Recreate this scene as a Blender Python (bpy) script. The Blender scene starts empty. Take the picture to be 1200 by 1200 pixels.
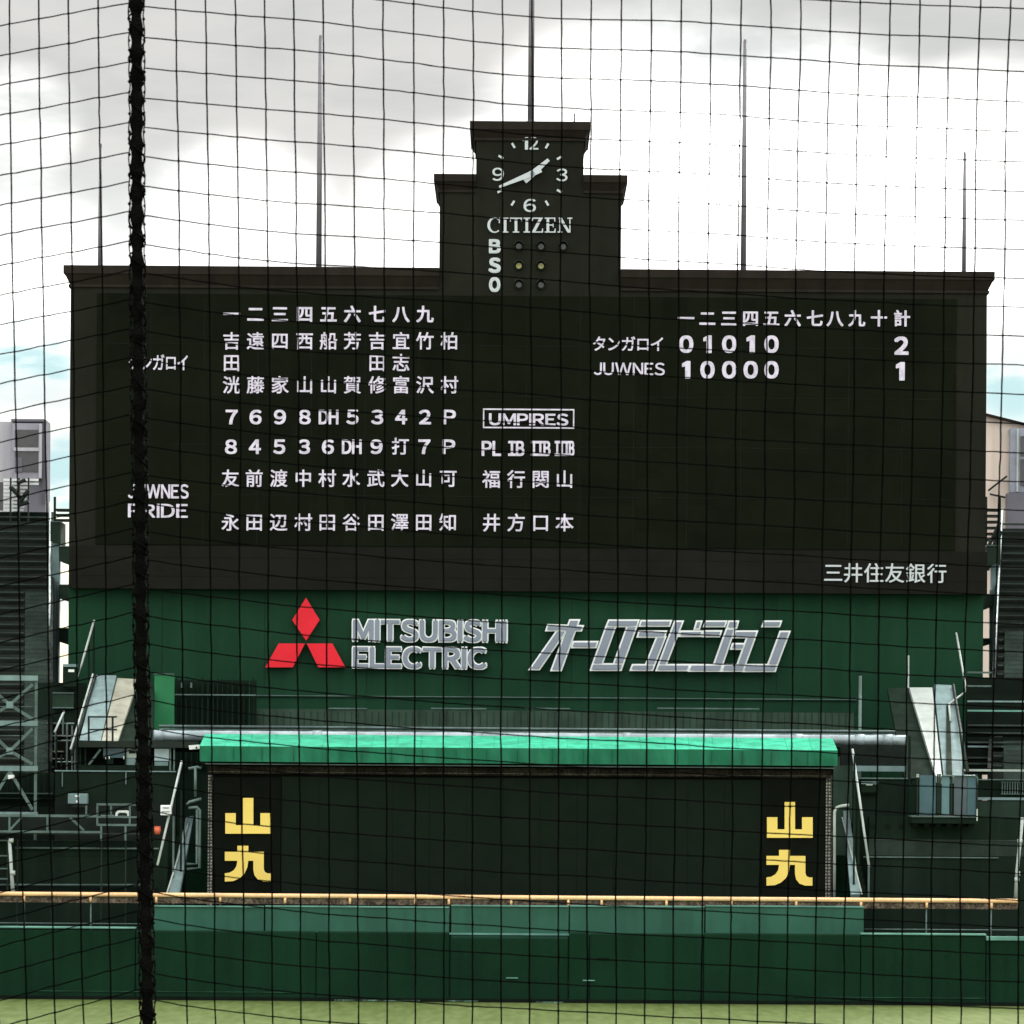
import bpy, math, random
from mathutils import Vector, Matrix, noise as mnoise

random.seed(7)
S = bpy.context.scene
COL = S.collection
R = math.radians

# ------------------------------------------------------------------ camera
K = 0.000206            # angle of one photograph pixel (1200 px wide)
EYE = 7.0               # eye height in the stand behind home plate
HOR = 925               # pixel row of the horizon
ROLL = 0.0072
cd = bpy.data.cameras.new('camera')
cam = bpy.data.objects.new('camera', cd)
COL.objects.link(cam)
cd.sensor_width = 36
cd.lens = 36 / (1200 * K)
cd.shift_y = (HOR - 600) / 1200
cd.clip_start = 0.1
cd.clip_end = 6000
cd.dof.use_dof = True; cd.dof.focus_distance = 150; cd.dof.aperture_fstop = 90     # the near net is a touch soft
cam.matrix_world = Matrix.Translation((0, 0, EYE)) @ Matrix.Rotation(R(90), 4, 'X') @ Matrix.Rotation(ROLL, 4, 'Z')
S.camera = cam

# ------------------------------------------------------------------ light
SUN_EL, SUN_AZ = R(38), R(14)          # sun behind thin cloud, beyond the scoreboard, a little to the right
W = bpy.data.worlds.new('World'); S.world = W; W.use_nodes = True
nt = W.node_tree; nt.nodes.clear()
def N(tree, t, **kw):
    n = tree.nodes.new(t)
    for k, v in kw.items(): setattr(n, k, v)
    return n
def L(tree, a, b): tree.links.new(a, b)
def math_node(tree, op, a, b=None, c=None, clamp=False):
    n = N(tree, 'ShaderNodeMath', operation=op, use_clamp=clamp)
    for i, v in enumerate((a, b, c)):
        if v is None: continue
        if isinstance(v, (int, float)): n.inputs[i].default_value = v
        else: L(tree, v, n.inputs[i])
    return n.outputs[0]
def smooth(tree, v, lo, hi, to0=0.0, to1=1.0):
    n = N(tree, 'ShaderNodeMapRange', interpolation_type='SMOOTHERSTEP')
    L(tree, v, n.inputs['Value'])
    n.inputs['From Min'].default_value = lo; n.inputs['From Max'].default_value = hi
    n.inputs['To Min'].default_value = to0; n.inputs['To Max'].default_value = to1
    return n.outputs['Result']
out = N(nt, 'ShaderNodeOutputWorld')
sky = N(nt, 'ShaderNodeTexSky', sky_type='NISHITA'); sky.sun_disc = False
sky.sun_elevation = SUN_EL; sky.sun_rotation = SUN_AZ
bg_sky = N(nt, 'ShaderNodeBackground'); bg_sky.inputs['Strength'].default_value = 0.14
L(nt, sky.outputs[0], bg_sky.inputs['Color'])
tc = N(nt, 'ShaderNodeTexCoord')
def cloud_noise(scale, detail, offs, dist=0.0, rough=0.55):
    mp = N(nt, 'ShaderNodeMapping')
    mp.inputs['Scale'].default_value = scale; mp.inputs['Location'].default_value = offs
    L(nt, tc.outputs['Generated'], mp.inputs['Vector'])
    n = N(nt, 'ShaderNodeTexNoise'); n.inputs['Scale'].default_value = 1
    n.inputs['Detail'].default_value = detail; n.inputs['Roughness'].default_value = rough
    n.inputs['Distortion'].default_value = dist
    L(nt, mp.outputs[0], n.inputs['Vector'])
    return n.outputs['Fac']
def towards(px, py):
    v = Vector(((px - 600) * K, 1, (HOR - py) * K)).normalized(); return v
def glow(px, py, rad_px, inner=0.0):
    d = N(nt, 'ShaderNodeVectorMath', operation='DOT_PRODUCT')
    L(nt, tc.outputs['Generated'], d.inputs[0]); d.inputs[1].default_value = towards(px, py)
    return smooth(nt, d.outputs['Value'], math.cos(rad_px * K), math.cos(inner * K))
sep = N(nt, 'ShaderNodeSeparateXYZ'); L(nt, tc.outputs['Generated'], sep.inputs[0])
n1 = cloud_noise((9, 9, 30), 7, (3.1, 0.4, 1.7), 0.3)
n2 = cloud_noise((30, 30, 95), 5, (0.2, 5.1, 2.9), 0.2)
elev = sep.outputs['Z']
mixn = math_node(nt, 'ADD', math_node(nt, 'MULTIPLY', n1, 0.82), math_node(nt, 'MULTIPLY', n2, 0.18))
# thin cloud: grey undersides, white where it thins; thicker overhead than low down
body = smooth(nt, mixn, 0.34, 0.66, 0.0, 1.0)
low = smooth(nt, elev, 0.112, 0.170, 1.0, 0.0)
lum = math_node(nt, 'ADD', math_node(nt, 'MULTIPLY', body, 0.14), 0.64)
lum = math_node(nt, 'ADD', lum, math_node(nt, 'MULTIPLY', low, 0.34))
rag = smooth(nt, mixn, 0.30, 0.66, 0.10, 1.0)
for gx, gy, gr, ga in ((930, 250, 250, 3.2), (720, 200, 215, 1.6), (1150, 230, 190, 2.4), (540, 290, 165, 1.5), (800, 120, 150, 1.0),
                       (20, 340, 150, 1.5), (270, 290, 150, 1.3), (15, 150, 90, 0.8)):
    lum = math_node(nt, 'ADD', lum, math_node(nt, 'MULTIPLY', math_node(nt, 'MULTIPLY', glow(gx, gy, gr, gr*.15), ga), rag))
# overhead the cover is bright, brightest round the hidden sun; unseen sky here and behind the viewer is raised to light the facades
high = smooth(nt, elev, 0.22, 0.5)
lum = math_node(nt, 'ADD', lum, math_node(nt, 'MULTIPLY', high, 0.7))
veil = N(nt, 'ShaderNodeVectorMath', operation='DOT_PRODUCT')
L(nt, tc.outputs['Generated'], veil.inputs[0])
veil.inputs[1].default_value = (math.sin(SUN_AZ)*math.cos(SUN_EL), math.cos(SUN_AZ)*math.cos(SUN_EL), math.sin(SUN_EL))
around = math_node(nt, 'MULTIPLY', smooth(nt, veil.outputs['Value'], 0.62, 1.0), high)
lum = math_node(nt, 'ADD', lum, math_node(nt, 'MULTIPLY', around, 8.0))
back = smooth(nt, sep.outputs['Y'], 0.3, -0.4)
lum = math_node(nt, 'ADD', lum, math_node(nt, 'MULTIPLY', back, 0.75))
tint = N(nt, 'ShaderNodeMix', data_type='RGBA')
tint.inputs[6].default_value = (0.975, 1.0, 0.985, 1); tint.inputs[7].default_value = (1.0, 0.978, 0.945, 1)
L(nt, body, tint.inputs[0])
bg_cl = N(nt, 'ShaderNodeBackground')
L(nt, tint.outputs[2], bg_cl.inputs['Color']); L(nt, lum, bg_cl.inputs['Strength'])
# blue gaps low over the roofs
gapn = cloud_noise((22, 22, 70), 3, (7.7, 1.2, 0.3), 0.2)
gap = math_node(nt, 'MULTIPLY', smooth(nt, gapn, 0.45, 0.60), smooth(nt, elev, 0.085, 0.11, 0.8, 0.0))
mixs = N(nt, 'ShaderNodeMixShader')
L(nt, gap, mixs.inputs[0]); L(nt, bg_cl.outputs[0], mixs.inputs[1]); L(nt, bg_sky.outputs[0], mixs.inputs[2])
bg_gap = N(nt, 'ShaderNodeBackground'); bg_gap.inputs['Color'].default_value = (.60, .87, .90, 1)      # hazy blue showing between the banks
mix2 = N(nt, 'ShaderNodeMixShader'); patch = None
for gx, gy, gr in ((30, 430, 70), (1190, 440, 70), (75, 560, 60)):
    q_ = math_node(nt, 'MULTIPLY', glow(gx, gy, gr, 20), smooth(nt, n2, .38, .56, .25, .95))
    patch = q_ if patch is None else math_node(nt, 'MAXIMUM', patch, q_)
L(nt, patch, mix2.inputs[0]); L(nt, mixs.outputs[0], mix2.inputs[1]); L(nt, bg_gap.outputs[0], mix2.inputs[2])
L(nt, mix2.outputs[0], out.inputs['Surface'])

sd = bpy.data.lights.new('sun', 'SUN'); sd.energy = 2.0; sd.angle = R(12); sd.color = (1, 0.95, 0.88)
sun = bpy.data.objects.new('sun', sd); COL.objects.link(sun)
sdir = Vector((math.sin(SUN_AZ) * math.cos(SUN_EL), math.cos(SUN_AZ) * math.cos(SUN_EL), math.sin(SUN_EL)))
sun.rotation_euler = sdir.to_track_quat('Z', 'Y').to_euler()

S.view_settings.view_transform = 'Standard'; S.view_settings.look = 'None'
S.view_settings.exposure = 0; S.view_settings.gamma = 1

# ------------------------------------------------------------------ pixel -> place
def IX(px, py): return (px - 600) + ROLL * (py - HOR)
def IZ(px, py): return (py - HOR) - ROLL * (px - 600)
def P(px, py, Y):
    return Vector((IX(px, py) * K * Y, Y, EYE - IZ(px, py) * K * Y))

# ------------------------------------------------------------------ materials
MATS = {}
def mat(name, rgb, rough=0.7, metal=0.0, vary=0.18, scale=0.6, streak=0.0, bump=0.0, bscale=30, spec=0.2, fine=0.0):
    """painted / weathered surface: broad tone drift, vertical weather streaks and a fine grain, in object space"""
    if name in MATS: return MATS[name]
    m = bpy.data.materials.new(name); m.use_nodes = True
    t = m.node_tree; b = t.nodes['Principled BSDF']
    b.inputs['Roughness'].default_value = rough; b.inputs['Metallic'].default_value = metal
    b.inputs['Specular IOR Level'].default_value = spec
    c = N(t, 'ShaderNodeTexCoord')
    def nz(sc, det=4, sx=(1, 1, 1)):
        mp = N(t, 'ShaderNodeMapping'); mp.inputs['Scale'].default_value = sx
        L(t, c.outputs['Object'], mp.inputs[0])
        n = N(t, 'ShaderNodeTexNoise'); n.inputs['Scale'].default_value = sc; n.inputs['Detail'].default_value = det
        L(t, mp.outputs[0], n.inputs['Vector']); return n.outputs['Fac']
    f = smooth(t, nz(scale), 0.3, 0.7, 1 - vary, 1 + vary)
    if streak: f = math_node(t, 'MULTIPLY', f, smooth(t, nz(1.0, 5, (2.2, 2.2, 0.12)), 0.35, 0.7, 1 + streak * .5, 1 - streak))
    if fine: f = math_node(t, 'MULTIPLY', f, smooth(t, nz(14, 3), 0.3, 0.7, 1 - fine, 1 + fine))
    mx = N(t, 'ShaderNodeVectorMath', operation='SCALE'); mx.inputs[0].default_value = rgb
    L(t, f, mx.inputs['Scale']); L(t, mx.outputs[0], b.inputs['Base Color'])
    r = smooth(t, nz(scale * 3 + 1, 3), 0.3, 0.7, max(rough - .12, .05), min(rough + .1, 1))
    L(t, r, b.inputs['Roughness'])
    if bump:
        bp = N(t, 'ShaderNodeBump'); bp.inputs['Strength'].default_value = bump; bp.inputs['Distance'].default_value = 0.02
        L(t, nz(bscale, 4), bp.inputs['Height']); L(t, bp.outputs[0], b.inputs['Normal'])
    MATS[name] = m; return m

def emit(name, rgb, strength, base=(.02, .02, .02)):
    if name in MATS: return MATS[name]
    m = bpy.data.materials.new(name); m.use_nodes = True
    t = m.node_tree; b = t.nodes['Principled BSDF']
    b.inputs['Base Color'].default_value = (*base, 1)
    b.inputs['Emission Color'].default_value = (*rgb, 1)
    # LED dots and brightened letters: glow drifts a little in strength
    c = N(t, 'ShaderNodeTexCoord'); n = N(t, 'ShaderNodeTexNoise'); n.inputs['Scale'].default_value = 6
    L(t, c.outputs['Object'], n.inputs['Vector'])
    L(t, smooth(t, n.outputs['Fac'], .3, .7, strength * .8, strength * 1.1), b.inputs['Emission Strength'])
    MATS[name] = m; return m

def lattice_mat(name, rgb_a, rgb_b, scale):
    m = bpy.data.materials.new(name); m.use_nodes = True
    t = m.node_tree; b = t.nodes['Principled BSDF']; b.inputs['Roughness'].default_value = .6
    c = N(t, 'ShaderNodeTexCoord'); k = N(t, 'ShaderNodeTexVoronoi'); k.inputs['Scale'].default_value = scale
    k.inputs['Randomness'].default_value = .15
    L(t, c.outputs['Object'], k.inputs['Vector'])
    f = smooth(t, k.outputs['Distance'], .25, .5)
    mx = N(t, 'ShaderNodeMix', data_type='RGBA'); mx.inputs[6].default_value = (*rgb_a, 1); mx.inputs[7].default_value = (*rgb_b, 1)
    L(t, f, mx.inputs[0]); L(t, mx.outputs[2], b.inputs['Base Color'])
    MATS[name] = m; return m

m_board = mat('board_brown', (.0155, .0165, .0120), .8, spec=0.05, vary=.10, scale=.25, streak=.10)
m_cornice = mat('cornice_brown', (0.024, 0.019, 0.016), .8, spec=0.05, vary=.12, scale=.5, streak=.12)
m_band = mat('band_brown', (0.012, 0.0122, 0.0095), .8, spec=0.05, vary=.10, scale=.3)
m_screen = mat('screen_black', (0.0062, 0.0082, 0.0042), .62, vary=.12, scale=.35, spec=0.03)
m_green = mat('wall_green', (0.011, 0.045, 0.023), .6, vary=.10, scale=.25, streak=.09, spec=0.05)
m_dgreen = mat('dark_green', (0.0095, 0.0195, 0.0125), .7, vary=.16, scale=.4, streak=.15, spec=0.05)
m_ddark = mat('shade_green', (0.006, 0.01, 0.007), .8, vary=.2, scale=.5, spec=0.05)
m_eye = mat('eye_green', (0.0075, 0.0135, 0.0085), .8, vary=.05, scale=.3, streak=.02, spec=0.05)
m_eyeside = mat('eye_black', (0.005, 0.0068, 0.0045), .8, vary=.1, scale=.4, spec=0.04)
m_fence = mat('fence_green', (0.0055, 0.0265, 0.013), .55, vary=.14, scale=.35, streak=.10, fine=.08, bump=.35, bscale=3, spec=0.05)
m_barrier = mat('barrier_green', (.025, .100, .066), .6, vary=.12, scale=.5, streak=.10)
m_teal = mat('teal_cap', (0.12, 0.28, 0.23), .5, vary=.2, scale=.8)
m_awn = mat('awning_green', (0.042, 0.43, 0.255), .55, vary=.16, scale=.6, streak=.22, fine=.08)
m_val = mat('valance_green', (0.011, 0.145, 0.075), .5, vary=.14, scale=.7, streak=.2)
m_bright = mat('panel_green', (0.024, 0.19, 0.075), .5, vary=.12, scale=.6)
m_rail = mat('rail_orange', (0.95, 0.58, 0.29), .3, spec=.6, vary=.12, scale=.8, fine=.08)
m_yellow = mat('sign_yellow', (0.88, 0.66, 0.16), .5, vary=.05, scale=.8)
m_white = mat('sign_white', (.86, .89, .88), .4, vary=.05, scale=1)
m_sgrey = mat('sign_grey', (0.24, 0.275, 0.335), .35, vary=.03, scale=1.0)
m_red = mat('sign_red', (0.8, 0.018, 0.035), .4, vary=.05, scale=.8)
m_pale = mat('pale_paint', (0.4, 0.45, 0.42), .55, vary=.12, scale=.8, streak=.18)
m_beige = mat('pale_beige', (0.33, 0.33, 0.26), .6, vary=.12, scale=.8, streak=.2)
m_bluegrey = mat('blue_grey', (0.17, 0.25, 0.25), .55, vary=.14, scale=.8, streak=.2)
m_steel = mat('galvanised', (0.098, 0.145, 0.135), .45, .35, vary=.2, scale=1.2, fine=.1)
m_silver = mat('silver_sheet', (0.31, 0.37, 0.39), .38, .4, vary=.2, scale=1.5, bump=.6, bscale=5)
m_pole = mat('pole_grey', (0.2, 0.19, 0.21), .5, .3, vary=.1)
m_dark = mat('dark_metal', (0.015, 0.024, 0.018), .6, .2, vary=.2)
m_black = mat('deep_black', (0.009, 0.014, 0.011), .9, vary=.1)
m_conc = mat('terrace_concrete', (0.015, 0.021, 0.017), .85, vary=.25, scale=.7, fine=.15)
m_bench = mat('bench_green', (0.032, 0.048, 0.039), .55, vary=.3, scale=.8, fine=.15)
m_bench2 = mat('aisle_paint', (0.034, 0.056, 0.044), .6, vary=.25, scale=.8, fine=.15)
m_glass = mat('tinted_glass', (0.045, 0.105, 0.125), .15, vary=.15, scale=.8, spec=.35)
m_lilac = mat('render_lilac', (0.45, 0.445, 0.475), .8, vary=.06, scale=.15, streak=.1)
m_tan = mat('render_tan', (0.68, 0.58, 0.5), .8, vary=.06, scale=.15, streak=.1)
m_greyb = mat('grey_cladding', (0.14, 0.14, 0.165), .6, vary=.1, scale=.4)
m_pane = mat('dark_pane', (.035, .036, .036), .15, vary=.2, scale=.6, spec=.6)
def module_tint(m):
    # LED modules differ a little in tone from their neighbours
    t = m.node_tree; b = t.nodes['Principled BSDF']; lk = b.inputs['Base Color'].links[0]; src = lk.from_socket
    c = N(t, 'ShaderNodeTexCoord'); sn = N(t, 'ShaderNodeVectorMath', operation='SNAP'); sn.inputs[1].default_value = (.97, 9, .97)
    w = N(t, 'ShaderNodeTexWhiteNoise'); L(t, c.outputs['Object'], sn.inputs[0]); L(t, sn.outputs[0], w.inputs['Vector'])
    sc_ = N(t, 'ShaderNodeVectorMath', operation='SCALE'); L(t, src, sc_.inputs[0])
    L(t, math_node(t, 'ADD', math_node(t, 'MULTIPLY', w.outputs['Value'], .22), .89), sc_.inputs['Scale'])
    L(t, sc_.outputs[0], b.inputs['Base Color'])
module_tint(m_screen)
m_net = mat('net_cord', (.0028, .0026, .0025), .95, vary=.2, scale=20, spec=.0)
m_rope = mat('net_rope', (.0040, .0045, .0034), .85, vary=.3, scale=60, bump=.5, bscale=300, spec=.02)
m_orange = mat('orange_plastic', (.75, .16, .08), .5, vary=.1, scale=3)
m_lens_y = mat('lens_yellow', (.42, .38, .09), .25, vary=.2, scale=4, spec=.7)
m_lens_d = mat('lens_dark', (.022, .020, .014), .25, vary=.2, scale=4, spec=.7)
m_led = emit('led_white', (.93, .87, .98), .76)
m_glow = emit('letter_glow', (.88, .96, 1.0), .17, (.42, .45, .46))  # white letter paint with a faint glow added to brighten it
m_mesh = lattice_mat('mesh_sheet', (.26, .25, .21), (.010, .010, .009), 9.5)

def grass_mat():
    m = bpy.data.materials.new('turf'); m.use_nodes = True
    t = m.node_tree; b = t.nodes['Principled BSDF']; b.inputs['Roughness'].default_value = .9
    b.inputs['Specular IOR Level'].default_value = .15
    c = N(t, 'ShaderNodeTexCoord')
    a = N(t, 'ShaderNodeTexNoise'); a.inputs['Scale'].default_value = .22; a.inputs['Detail'].default_value = 6
    f = N(t, 'ShaderNodeTexNoise'); f.inputs['Scale'].default_value = 3.2; f.inputs['Detail'].default_value = 5
    mp = N(t, 'ShaderNodeMapping'); mp.inputs['Scale'].default_value = (1, .16, 1)
    L(t, c.outputs['Object'], mp.inputs[0]); L(t, mp.outputs[0], a.inputs['Vector']); L(t, mp.outputs[0], f.inputs['Vector'])
    v = math_node(t, 'ADD', math_node(t, 'MULTIPLY', a.outputs['Fac'], .45), math_node(t, 'MULTIPLY', f.outputs['Fac'], .55))
    r = N(t, 'ShaderNodeValToRGB'); r.color_ramp.elements[0].position = .38; r.color_ramp.elements[1].position = .62
    r.color_ramp.elements[0].color = (.064, .096, .020, 1); r.color_ramp.elements[1].color = (.112, .146, .046, 1)
    L(t, v, r.inputs[0]); L(t, r.outputs[0], b.inputs['Base Color'])
    bp = N(t, 'ShaderNodeBump'); bp.inputs['Strength'].default_value = .5; bp.inputs['Distance'].default_value = .05
    n = N(t, 'ShaderNodeTexNoise'); n.inputs['Scale'].default_value = 9; L(t, c.outputs['Object'], n.inputs['Vector'])
    L(t, n.outputs['Fac'], bp.inputs['Height']); L(t, bp.outputs[0], b.inputs['Normal'])
    return m
m_grass = grass_mat()
m_soil = mat('soil', (.060, .052, .042), .95, vary=.2, scale=.3, fine=.2)

# ------------------------------------------------------------------ builders
class MB:
    def __init__(s): s.v = []; s.f = []
    def add(s, vs, fs):
        o = len(s.v); s.v += [Vector(v) for v in vs]; s.f += [tuple(o + i for i in f) for f in fs]; return s
    def box(s, x0, x1, y0, y1, z0, z1):
        return s.add([(x0,y0,z0),(x1,y0,z0),(x1,y1,z0),(x0,y1,z0),(x0,y0,z1),(x1,y0,z1),(x1,y1,z1),(x0,y1,z1)],
                     [(0,3,2,1),(4,5,6,7),(0,1,5,4),(1,2,6,5),(2,3,7,6),(3,0,4,7)])
    def pbox(s, px0, py0, px1, py1, Y, d):
        """box whose front (at depth Y) covers that rectangle of the photograph; d metres deep"""
        ref = (min(max(px0, 0), 1200) + min(max(px1, 0), 1200))/2
        if px1 < 0 or px0 > 1200: ref = (px0+px1)/2
        my = (py0+min(py1, 1200))/2
        x0, x1 = P(px0, my, Y).x, P(px1, my, Y).x; z0, z1 = P(ref, py1, Y).z, P(ref, py0, Y).z
        a, b, c, e = Vector((x0,Y,z1)), Vector((x1,Y,z1)), Vector((x0,Y,z0)), Vector((x1,Y,z0))
        return s.add([c, e, e + Vector((0,d,0)), c + Vector((0,d,0)), a, b, b + Vector((0,d,0)), a + Vector((0,d,0))],
                     [(0,3,2,1),(4,5,6,7),(0,1,5,4),(1,2,6,5),(2,3,7,6),(3,0,4,7)])
    def frustum(s, lo, hi, z0, z1):
        (a,b,c,d), (e,f,g,h) = lo, hi        # x0,x1,y0,y1
        return s.add([(a,c,z0),(b,c,z0),(b,d,z0),(a,d,z0),(e,g,z1),(f,g,z1),(f,h,z1),(e,h,z1)],
                     [(0,3,2,1),(4,5,6,7),(0,1,5,4),(1,2,6,5),(2,3,7,6),(3,0,4,7)])
    def prism(s, pts, d):
        """polygon of world points, extruded d metres away from the viewer"""
        n = len(pts); q = [Vector(p) + Vector((0, d, 0)) for p in pts]
        return s.add(list(pts) + q, [tuple(range(n)), tuple(range(2*n-1, n-1, -1))] + [(i, i+n, (i+1)%n+n, (i+1)%n) for i in range(n)])
    def pprism(s, pix, Y, d): return s.prism([P(x, y, Y) for x, y in pix], d)
    def slab(s, pts, th):
        pts = [Vector(p) for p in pts]; n = (pts[1]-pts[0]).cross(pts[2]-pts[0]).normalized()
        if n.y > 0: n = -n
        q = [p - n*th for p in pts]; k = len(pts)
        return s.add(pts + q, [tuple(range(k)), tuple(range(2*k-1, k-1, -1))] + [(i, i+k, (i+1)%k+k, (i+1)%k) for i in range(k)])
    def tube(s, pts, r, n=8, caps=True):
        pts = [Vector(p) for p in pts]; m = len(pts); vs = []; fs = []
        rr = r if isinstance(r, (list, tuple)) else [r]*m
        for i, p in enumerate(pts):
            t = (pts[min(i+1, m-1)] - pts[max(i-1, 0)]).normalized()
            u = Vector((0,1,0)) if abs(t.y) < .8 else Vector((0,0,1))
            a = t.cross(u).normalized(); b = t.cross(a)
            for k in range(n):
                w = 2*math.pi*k/n; vs.append(p + (a*math.cos(w) + b*math.sin(w))*rr[i])
        for i in range(m-1):
            for k in range(n):
                fs.append((i*n+k, i*n+(k+1)%n, (i+1)*n+(k+1)%n, (i+1)*n+k))
        if caps: fs += [tuple(range(n-1,-1,-1)), tuple((m-1)*n+k for k in range(n))]
        return s.add(vs, fs)
    def disc(s, c, r, d, n=20):
        return s.prism([Vector(c) + Vector((r*math.cos(2*math.pi*k/n), 0, r*math.sin(2*math.pi*k/n))) for k in range(n)], d)
    def build(s, name, m, parent=None, smooth_=False, bevel=0):
        off = Vector((0,0,0)); p = parent
        while p is not None: off += p.location; p = p.parent
        me = bpy.data.meshes.new(name); me.from_pydata([v - off for v in s.v], [], s.f); me.update()
        me.materials.append(m)
        import bmesh
        bm = bmesh.new(); bm.from_mesh(me); bmesh.ops.recalc_face_normals(bm, faces=bm.faces); bm.to_mesh(me); bm.free()
        if smooth_: me.polygons.foreach_set('use_smooth', [True]*len(me.polygons))
        o = bpy.data.objects.new(name, me); COL.objects.link(o)
        if parent: o.parent = parent
        if bevel:
            b = o.modifiers.new('bevel', 'BEVEL'); b.width = bevel; b.segments = 2; b.limit_method = 'ANGLE'
        return o
def tag(o, label=None, cat=None, group=None, kind=None):
    if label: o['label'] = label
    if cat: o['category'] = cat
    if group: o['group'] = group
    if kind: o['kind'] = kind
    return o
def thing(name, label, cat, loc=(0,0,0), group=None):
    o = bpy.data.objects.new(name, None); COL.objects.link(o); o.location = loc; o.empty_display_size = .2
    return tag(o, label, cat, group)

GL = {}
WIDE = {chr(c): chr(c+0xFEE0) for c in range(0x21, 0x7f)}     # the gothic full-width cut of the built-in font
def glyph(ch):
    if ch == '|': return ([(0,-.01),(.09,-.01),(.09,.74),(0,.74)], [(0,1,2,3)])      # a plain sans capital I
    if ch == '1': return ([(.30,-.01),(.47,-.01),(.47,.74),(.35,.74),(.16,.63),(.16,.51),(.30,.58)], [(0,1,2,3,6),(6,3,4,5)])   # flagged, footless one
    ch = WIDE.get(ch, ch)
    if ch not in GL:
        c = bpy.data.curves.new('t', 'FONT'); c.body = ch; c.size = 1; c.resolution_u = 4
        o = bpy.data.objects.new('t', c); COL.objects.link(o)
        me = bpy.data.meshes.new_from_object(o.evaluated_get(bpy.context.evaluated_depsgraph_get()))
        GL[ch] = ([(v.co.x, v.co.y) for v in me.vertices], [tuple(p.vertices) for p in me.polygons])
        bpy.data.objects.remove(o); bpy.data.curves.remove(c); bpy.data.meshes.remove(me)
    return GL[ch]
def write(mb, body, rect=None, Y=152, at=None, em=20, bold=.02, gap=.10, d=.03):
    """lettering with a real thickness d. rect: fit the ink into that photograph rectangle; at: centre one full-width character there"""
    vs = []; fs = []; x = 0
    if rect:
        for ch in body:
            gv, gf = glyph(ch); lo = min(v[0] for v in gv); hi = max(v[0] for v in gv)
            if ord(ch) > 0x2fff: lo, hi = min(lo, .08), max(hi, .92)
            o = len(vs); vs += [(v[0]-lo+x, v[1]) for v in gv]; fs += [tuple(i+o for i in f) for f in gf]
            x += hi-lo+gap
        xs = [v[0] for v in vs]; ys = [v[1] for v in vs]
        a = P(rect[0], rect[1], Y); b = P(rect[2], rect[3], Y)
        sz = (a.z-b.z)/(max(ys)-min(ys)+2*bold); sx = (b.x-a.x)/(max(xs)-min(xs)+2*bold*sz/((b.x-a.x)/(max(xs)-min(xs))))
        B = bold*sz
        q = [Vector((a.x+B+(v[0]-min(xs))*sx, Y, b.z+B+(v[1]-min(ys))*sz)) for v in vs]
    else:
        vs, fs = glyph(body); c = P(at[0], at[1], Y); sz = em*K*Y; B = bold*sz
        q = [Vector((c.x+(v[0]-.502)*sz, Y, c.z+(v[1]-.352)*sz)) for v in vs]
    edges = {}
    for f in fs:
        for i in range(len(f)):
            e = (f[i], f[(i+1) % len(f)])
            if (e[1], e[0]) in edges: edges.pop((e[1], e[0]))
            else: edges[e] = 1
    # heavier weight: the outline laid five times, each a hair in front of the last
    shifts = [(0,0)] if B <= 0 else [(-.8*B,-.8*B), (.8*B,-.8*B), (-.8*B,.8*B), (.8*B,.8*B), (B,0), (-B,0)]
    n = len(q)
    for k, (sx_, sz_) in enumerate(shifts):
        fr = [v + Vector((sx_, -.0025*k, sz_)) for v in q]; bk = [v + Vector((0, d+.0025*k, 0)) for v in fr]
        mb.add(fr + bk, list(fs) + [(a, b, b+n, a+n) for a, b in edges])
    return mb
def poly_in(pts, k, ox, oy): return [(ox + x/k, oy + y/k) for x, y in pts]
def grow(pix, d):
    """mitred outline d pixels larger"""
    n = len(pix); A = sum(pix[i][0]*pix[(i+1)%n][1] - pix[(i+1)%n][0]*pix[i][1] for i in range(n)); sg = 1 if A > 0 else -1
    res = []
    for i in range(n):
        p0, p1, p2 = Vector(pix[i-1]), Vector(pix[i]), Vector(pix[(i+1) % n])
        e1 = (p1-p0).normalized(); e2 = (p2-p1).normalized()
        n1 = Vector((e1.y, -e1.x))*sg; n2 = Vector((e2.y, -e2.x))*sg
        m = n1+n2
        if m.length < .2: m = n1
        m.normalize(); k = d/max(m.dot(n1), .35)
        res.append(tuple(p1 + m*k))
    return res

# ------------------------------------------------------------------ ground
g = MB(); g.add([(-2500,-400,-.004),(2500,-400,-.004),(2500,4000,-.004),(-2500,4000,-.004)], [(0,1,2,3)])
tag(g.build('ground', m_soil), kind='structure')
g = MB(); g.add([(-70,34,0),(70,34,0),(70,136.3,0),(-70,136.3,0)], [(0,1,2,3)])
tag(g.build('grass_field', m_grass), kind='structure')

# ------------------------------------------------------------------ scoreboard
YB = 152.0
sc0 = P(616, 1175, YB)
board = thing('scoreboard', 'huge dark brown scoreboard with clock tower on top and green base wall', 'scoreboard', (sc0.x, YB+3, 0))
def XZ(px, py, Y=YB): v = P(px, py, Y); return v.x, v.z
xl, zt = XZ(83, 316); xr = XZ(1157, 316)[0]; zb = XZ(616, 692)[1]
zt = XZ(616, 316)[1]
txl, txr = XZ(515, 270)[0], XZ(728, 270)[0]; tz = XZ(622, 206)[1]
uxl, uxr = XZ(558, 180)[0], XZ(684, 180)[0]; uz = XZ(622, 144)[1]
D = 6.0
b = MB(); b.box(xl, xr, YB, YB+D, zb, zt); b.build('board_wall', m_board, board)
b = MB(); b.box(txl, txr, YB-.003, YB+D-.6, zt, tz); b.build('tower_lower_stage', m_board, board)
b = MB(); b.box(uxl, uxr, YB-.006, YB+D-1.6, tz, uz); b.build('tower_upper_stage', m_board, board)
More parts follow.
